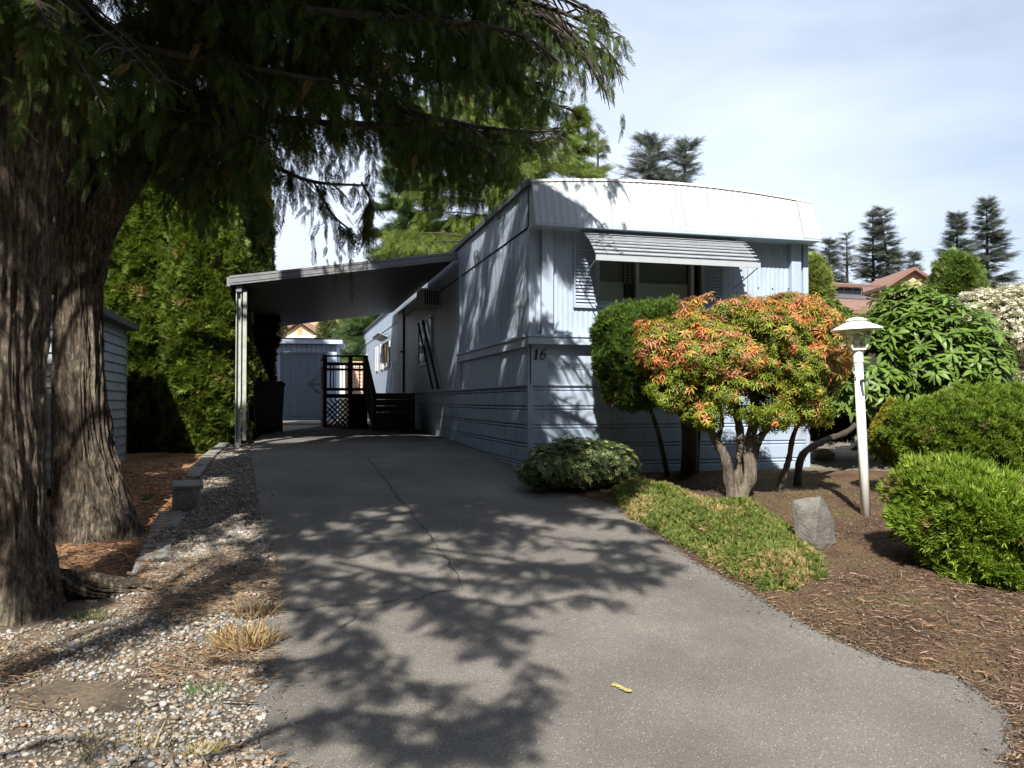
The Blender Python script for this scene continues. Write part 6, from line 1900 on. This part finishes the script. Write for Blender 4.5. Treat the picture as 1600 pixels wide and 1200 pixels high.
HB = []  # unseen tree belt added behind and beside the camera to cut sky light
for k in range(20):
    a = math.radians(-10 - 180*k/19)          # from due right, round behind, to the left
    R_w = 21+random.uniform(-1.5, 2)
    x, y = math.cos(a)*R_w, math.sin(a)*R_w
    HB.append((np.array([x, y, 5.0]), (4.0, 4.0, random.uniform(6.0, 8.0)), 700, 140+k))
for k in range(7):
    HB.append((np.array([-15.0-1.2*(k % 2), -3+4.2*k, 6.0]), (3.4, 3.4, 7.5), 700, 190+k))
for k in range(4):
    HB.append((np.array([14.5+1.2*(k % 2), -9+4.6*k, 6.0]), (3.2, 3.2, 7.0), 700, 200+k))
bw = sprig_shrub('unseen_tree_belt', 'unseen belt of tall trees added around the viewer to block sky light', 'woodland', HB, (0, -21, 0), FAN, (.8, 1.4), (.04, .06, .025), (.08, .11, .04), matl=LEAF, core=.85)
bw['kind'] = 'stuff'

# ------------------------------------------------------------------ pebbles, chips, needles
def ico():
    t = (1+5**.5)/2
    V = nrm(np.array([(-1, t, 0), (1, t, 0), (-1, -t, 0), (1, -t, 0), (0, -1, t), (0, 1, t), (0, -1, -t), (0, 1, -t), (t, 0, -1), (t, 0, 1), (-t, 0, -1), (-t, 0, 1)], float))
    T = np.array([(0, 11, 5), (0, 5, 1), (0, 1, 7), (0, 7, 10), (0, 10, 11), (1, 5, 9), (5, 11, 4), (11, 10, 2), (10, 7, 6), (7, 1, 8), (3, 9, 4), (3, 4, 2), (3, 2, 6), (3, 6, 8), (3, 8, 9), (4, 9, 5), (2, 4, 11), (6, 2, 10), (8, 6, 7), (9, 8, 1)])
    return V, T
IV, IT = ico()
PEB = [(IV*(1+RNG.normal(0, .10, (12, 1)))*np.array([1, .8, .55]), IT) for _ in range(4)]
def pebbles():
    n = 52000
    Y = 3.1 + (7.4-3.1)*RNG.random(n)**1.15
    X = XGL(np.minimum(Y, 12.9))*1.0; X = np.maximum(X, -5.2); X = X + (XL(Y)+.05-X)*RNG.random(n)
    Y2 = RNG.uniform(7.0, 12.8, 8000); X2 = XGL(Y2)+.12; X2 = X2+(XL(Y2)+.02-X2)*RNG.random(8000)
    X = np.r_[X, X2]; Y = np.r_[Y, Y2]
    den = vnoise(X*2.2, Y*2.2, 5, 60)*.7 + vnoise(X*7, Y*7, 8, 8)*.4 + .35*ss(.9, .1, XL(Y)-X)
    keep = (RNG.random(len(X)) < ss(.25, .75, den)) & (np.hypot(X-t1b[0], Y-t1b[1]) > .42)
    X, Y = X[keep], Y[keep]; n = len(X)
    S_ = np.clip(RNG.lognormal(math.log(.0092), .40, n), .0045, .026)
    Z = g(X, Y) + .004 + .035*(vnoise(X*5, Y*5)-.5) + .0175*(vnoise(X*13.5, Y*13.5, 40, 9)-.5) + S_*.28
    P_ = np.c_[X, Y, Z]
    base = np.array([(.42, .38, .32), (.50, .47, .42), (.24, .23, .22), (.33, .27, .20), (.58, .56, .52), (.20, .19, .17), (.38, .26, .17), (.30, .32, .34)])
    col = .72*base[RNG.choice(8, n, p=[.20, .12, .16, .20, .04, .13, .07, .08])]*(1+RNG.normal(0, .12, (n, 1)))
    D_ = nrm(np.c_[RNG.normal(0, .25, n), RNG.normal(0, .25, n), np.ones(n)])
    w = RNG.integers(0, 4, n); rl_ = RNG.uniform(0, 6.28, n)
    o = inst('pebbles', PEB, w, P_, D_, S_, col, STONE, roll=rl_, smooth=True); tag(o, 'pale rounded pebbles spread along the left of the driveway', 'gravel'); print('pebbles', n)
pebbles()
CHP = (np.array([(-.5, 0, 0), (.5, 0, 0), (.42, .02, 1), (-.42, .02, 1), (0, .07, .5)]), np.array([(0, 1, 4), (1, 2, 4), (2, 3, 4), (3, 0, 4)]))
def litter(name, label, cat, n, XY, wl, aspect, cols, lift=.01, tilt=.25, seed=0):
    X, Y = XY; n = len(X)
    Z = g(X, Y) + lift + RNG.random(n)*.012
    a = RNG.uniform(0, 6.28, n)
    D_ = nrm(np.c_[np.cos(a), np.sin(a), RNG.normal(0, tilt, n)])
    S_ = RNG.uniform(wl[0], wl[1], n)
    c = np.array(cols)[RNG.integers(0, len(cols), n)]*(1+RNG.normal(0, .2, (n, 1)))
    V, T, cc = bake(CHP, np.c_[X, Y, Z], D_, S_, np.clip(c, .005, 1), up=np.repeat(np.array([[0, 0, 1.]]), n, 0)+RNG.normal(0, .25, (n, 3)), SX=S_*RNG.uniform(aspect[0], aspect[1], n))
    o = np_obj(name, V, T, CHIP, None, cc, kind='stuff'); tag(o, label, cat)
n = 70000
Y = 3.3 + 6.3*RNG.random(n)**1.2; X = XR(Y)-.04 + 3.6*RNG.random(n)**1.25
k = ~inside(np.c_[X, Y], GW)
litter('bark_chips', 'brown bark chips over the planting bed around the lamp post', 'mulch', n, (X[k], Y[k]), (.008, .022), (.14, .4),
       [(.055, .038, .028), (.09, .066, .048), (.038, .026, .02), (.13, .10, .078), (.085, .05, .034), (.22, .19, .15)], lift=.012)
n = 5000
Y = 3.3 + 2.6*RNG.random(n); X = XR(Y)-.02 + 3.0*RNG.random(n)
litter('dry_needles_right', 'dry tan needles strewn along the front of the planting bed', 'needles', n, (X, Y), (.03, .07), (.05, .12), [(.20, .12, .075), (.27, .18, .115), (.14, .085, .055)], lift=.018, tilt=.12)
n = 40000
Y = CY0-.3 + (11.5-CY0+.3)*RNG.random(n)**1.3; X = XC(Y) - 3.2*RNG.random(n)
litter('cedar_litter', 'orange brown cedar litter over the bed behind the trunks', 'needles', n, (X, Y), (.03, .08), (.07, .16), [(.34, .17, .085), (.42, .23, .12), (.24, .12, .065), (.48, .30, .17)], lift=.02, tilt=.15)
n = 40000
Y = 3.1 + 4.0*RNG.random(n); X = XL(Y)+.1 - 3.4*RNG.random(n)**.9
k = vnoise(X*1.8, Y*1.8, 33, 12)+RNG.normal(0, .10, n) > .52
litter('needle_litter', 'brown needles and straw lying among the pebbles', 'needles', n, (X[k], Y[k]), (.03, .08), (.04, .10), [(.20, .12, .07), (.26, .17, .10), (.15, .09, .055), (.25, .20, .12)], lift=.022, tilt=.15)
# debris speckling the driveway edge
n = 1500
Y = 3.2 + 8*RNG.random(n); X = np.where(RNG.random(n) < .5, XL(Y)+np.abs(RNG.normal(0, .12, n)), XR(Y)-np.abs(RNG.normal(0, .10, n)))
litter('driveway_debris', 'scattered dry bits along both driveway edges', 'debris', n, (X, Y), (.008, .03), (.1, .4), [(.22, .15, .09), (.32, .25, .16), (.12, .08, .05)], lift=.016, tilt=.1)
# grass and weed tufts
BLD = (np.array([(-.05, 0, 0), (.05, 0, 0), (.03, .12, .55), (-.03, .12, .55), (0, .4, 1)]), np.array([(0, 1, 2), (0, 2, 3), (3, 2, 4)]))
def tuft(name, label, p, n, r, hgt, c1, c2, cat='weed', tw=0):
    b = np.array([p[0], p[1], float(g(*p))])
    a = RNG.uniform(0, 6.28, n); q = r*np.sqrt(RNG.random(n))
    P_ = np.c_[q*np.cos(a), q*np.sin(a)*.7, np.zeros(n)-.005]
    D_ = nrm(np.c_[np.cos(a)*.5, np.sin(a)*.5, np.ones(n)] + RNG.normal(0, .4, (n, 3))*[1, 1, .2])
    V, T, cc = bake(BLD, P_, D_, RNG.uniform(hgt*.4, hgt, n), cvar(n, c1, c2), roll=RNG.uniform(0, 6.28, n))
    o = np_obj(name, V, T, GRASSM, None, cc); o.location = b
    tag(o, label, cat)
tuft('grass_tuft', 'small green grass tuft among the pebbles left of the driveway', gp(325, 1082), 160, .10, .07, (.05, .13, .02), (.10, .2, .04), 'grass')
tuft('grass_tuft', 'yellow green weed tuft in the bottom foreground gravel', gp(318, 1180), 140, .07, .08, (.30, .26, .08), (.38, .32, .12), 'grass')
tuft('dry_weed', 'dry straw coloured weeds at the driveway edge beside the shadow band', gp(385, 1010), 260, .17, .17, (.30, .20, .10), (.38, .28, .14))
tuft('dry_weed', 'dead stalks just below the larger dry weeds by the driveway edge', gp(400, 965), 120, .12, .16, (.22, .16, .09), (.3, .22, .12))
tuft('dry_weed', 'sparse pale stalks in the lower left gravel', gp(190, 1170), 60, .2, .13, (.26, .22, .12), (.34, .28, .16))
tuft('leafy_weed', 'green leafy weed at the foot of the nearest cedar', gp(143, 968), 120, .12, .09, (.08, .10, .03), (.14, .15, .04))
tuft('leafy_weed', 'green sprout at the corner of the garden edging', gp(208, 918), 25, .03, .06, (.12, .2, .03), (.18, .26, .05))
tuft('grass_tuft', 'little green moss tuft at the curved driveway edge', gp(1312, 995), 150, .07, .03, (.08, .14, .02), (.14, .2, .04), 'grass')
tuft('grass_tuft', 'bright weed in the crack at the bottom right corner', gp(1590, 1165), 120, .07, .04, (.10, .15, .02), (.2, .25, .04), 'grass')
tuft('seedling', 'slender conifer seedling in the needle bed left of the block', gp(232, 765), 70, .03, .14, (.08, .14, .04), (.12, .2, .06), 'seedling')
# stray twigs
for i, (pp, lab) in enumerate(((((1095, 955), (0, 0)), ''),)): pass
def twig(label, px_, r):
    pts = [np.array([*gp(*p), float(g(*gp(*p)))+.028]) for p in px_]
    o = MB().tube(pts-pts[0], [r*.6]+[r]*(len(pts)-2)+[r*.5], 6).obj('fallen_twig', BRANCH, None); o.location = pts[0]
    tag(o, label, 'twig', 'twigs on the gravel')
twig('thin twig lying across pebbles next to the dry weeds', [(345, 1103), (375, 1105), (402, 1107)], .006)
twig('long twig in the lower left shade', [(15, 1108), (60, 1115), (100, 1118)], .005)
twig('thin curved twig crossing the shadow band', [(240, 985), (262, 968), (288, 958)], .003)
twig('slender twig on sunlit pebbles left of the grass tuft', [(285, 1050), (310, 1065), (330, 1078)], .003)
pcat = gp(958, 1076); q2 = gp(990, 1090)
mct = MB(); 
for i in range(9):
    f = i/8; c_ = np.array([(q2[0]-pcat[0])*f, (q2[1]-pcat[1])*f + .012*math.sin(6*f), .02])
    mct.obox(c_*[.8, .8, 1], (.009, .004*math.sin(i*2), .002), (-.003, .0045+.003*math.cos(i*3), 0), (0, .001, .003))
oc = mct.obj('yellow_catkin', mat('catkin_yellow', (.26, .22, .06), (.36, .31, .12), rough=.8, scale=60)); oc.location = (pcat[0], pcat[1], float(g(*pcat)))
tag(oc, 'yellow fallen catkin lying on the sunlit asphalt', 'catkin')
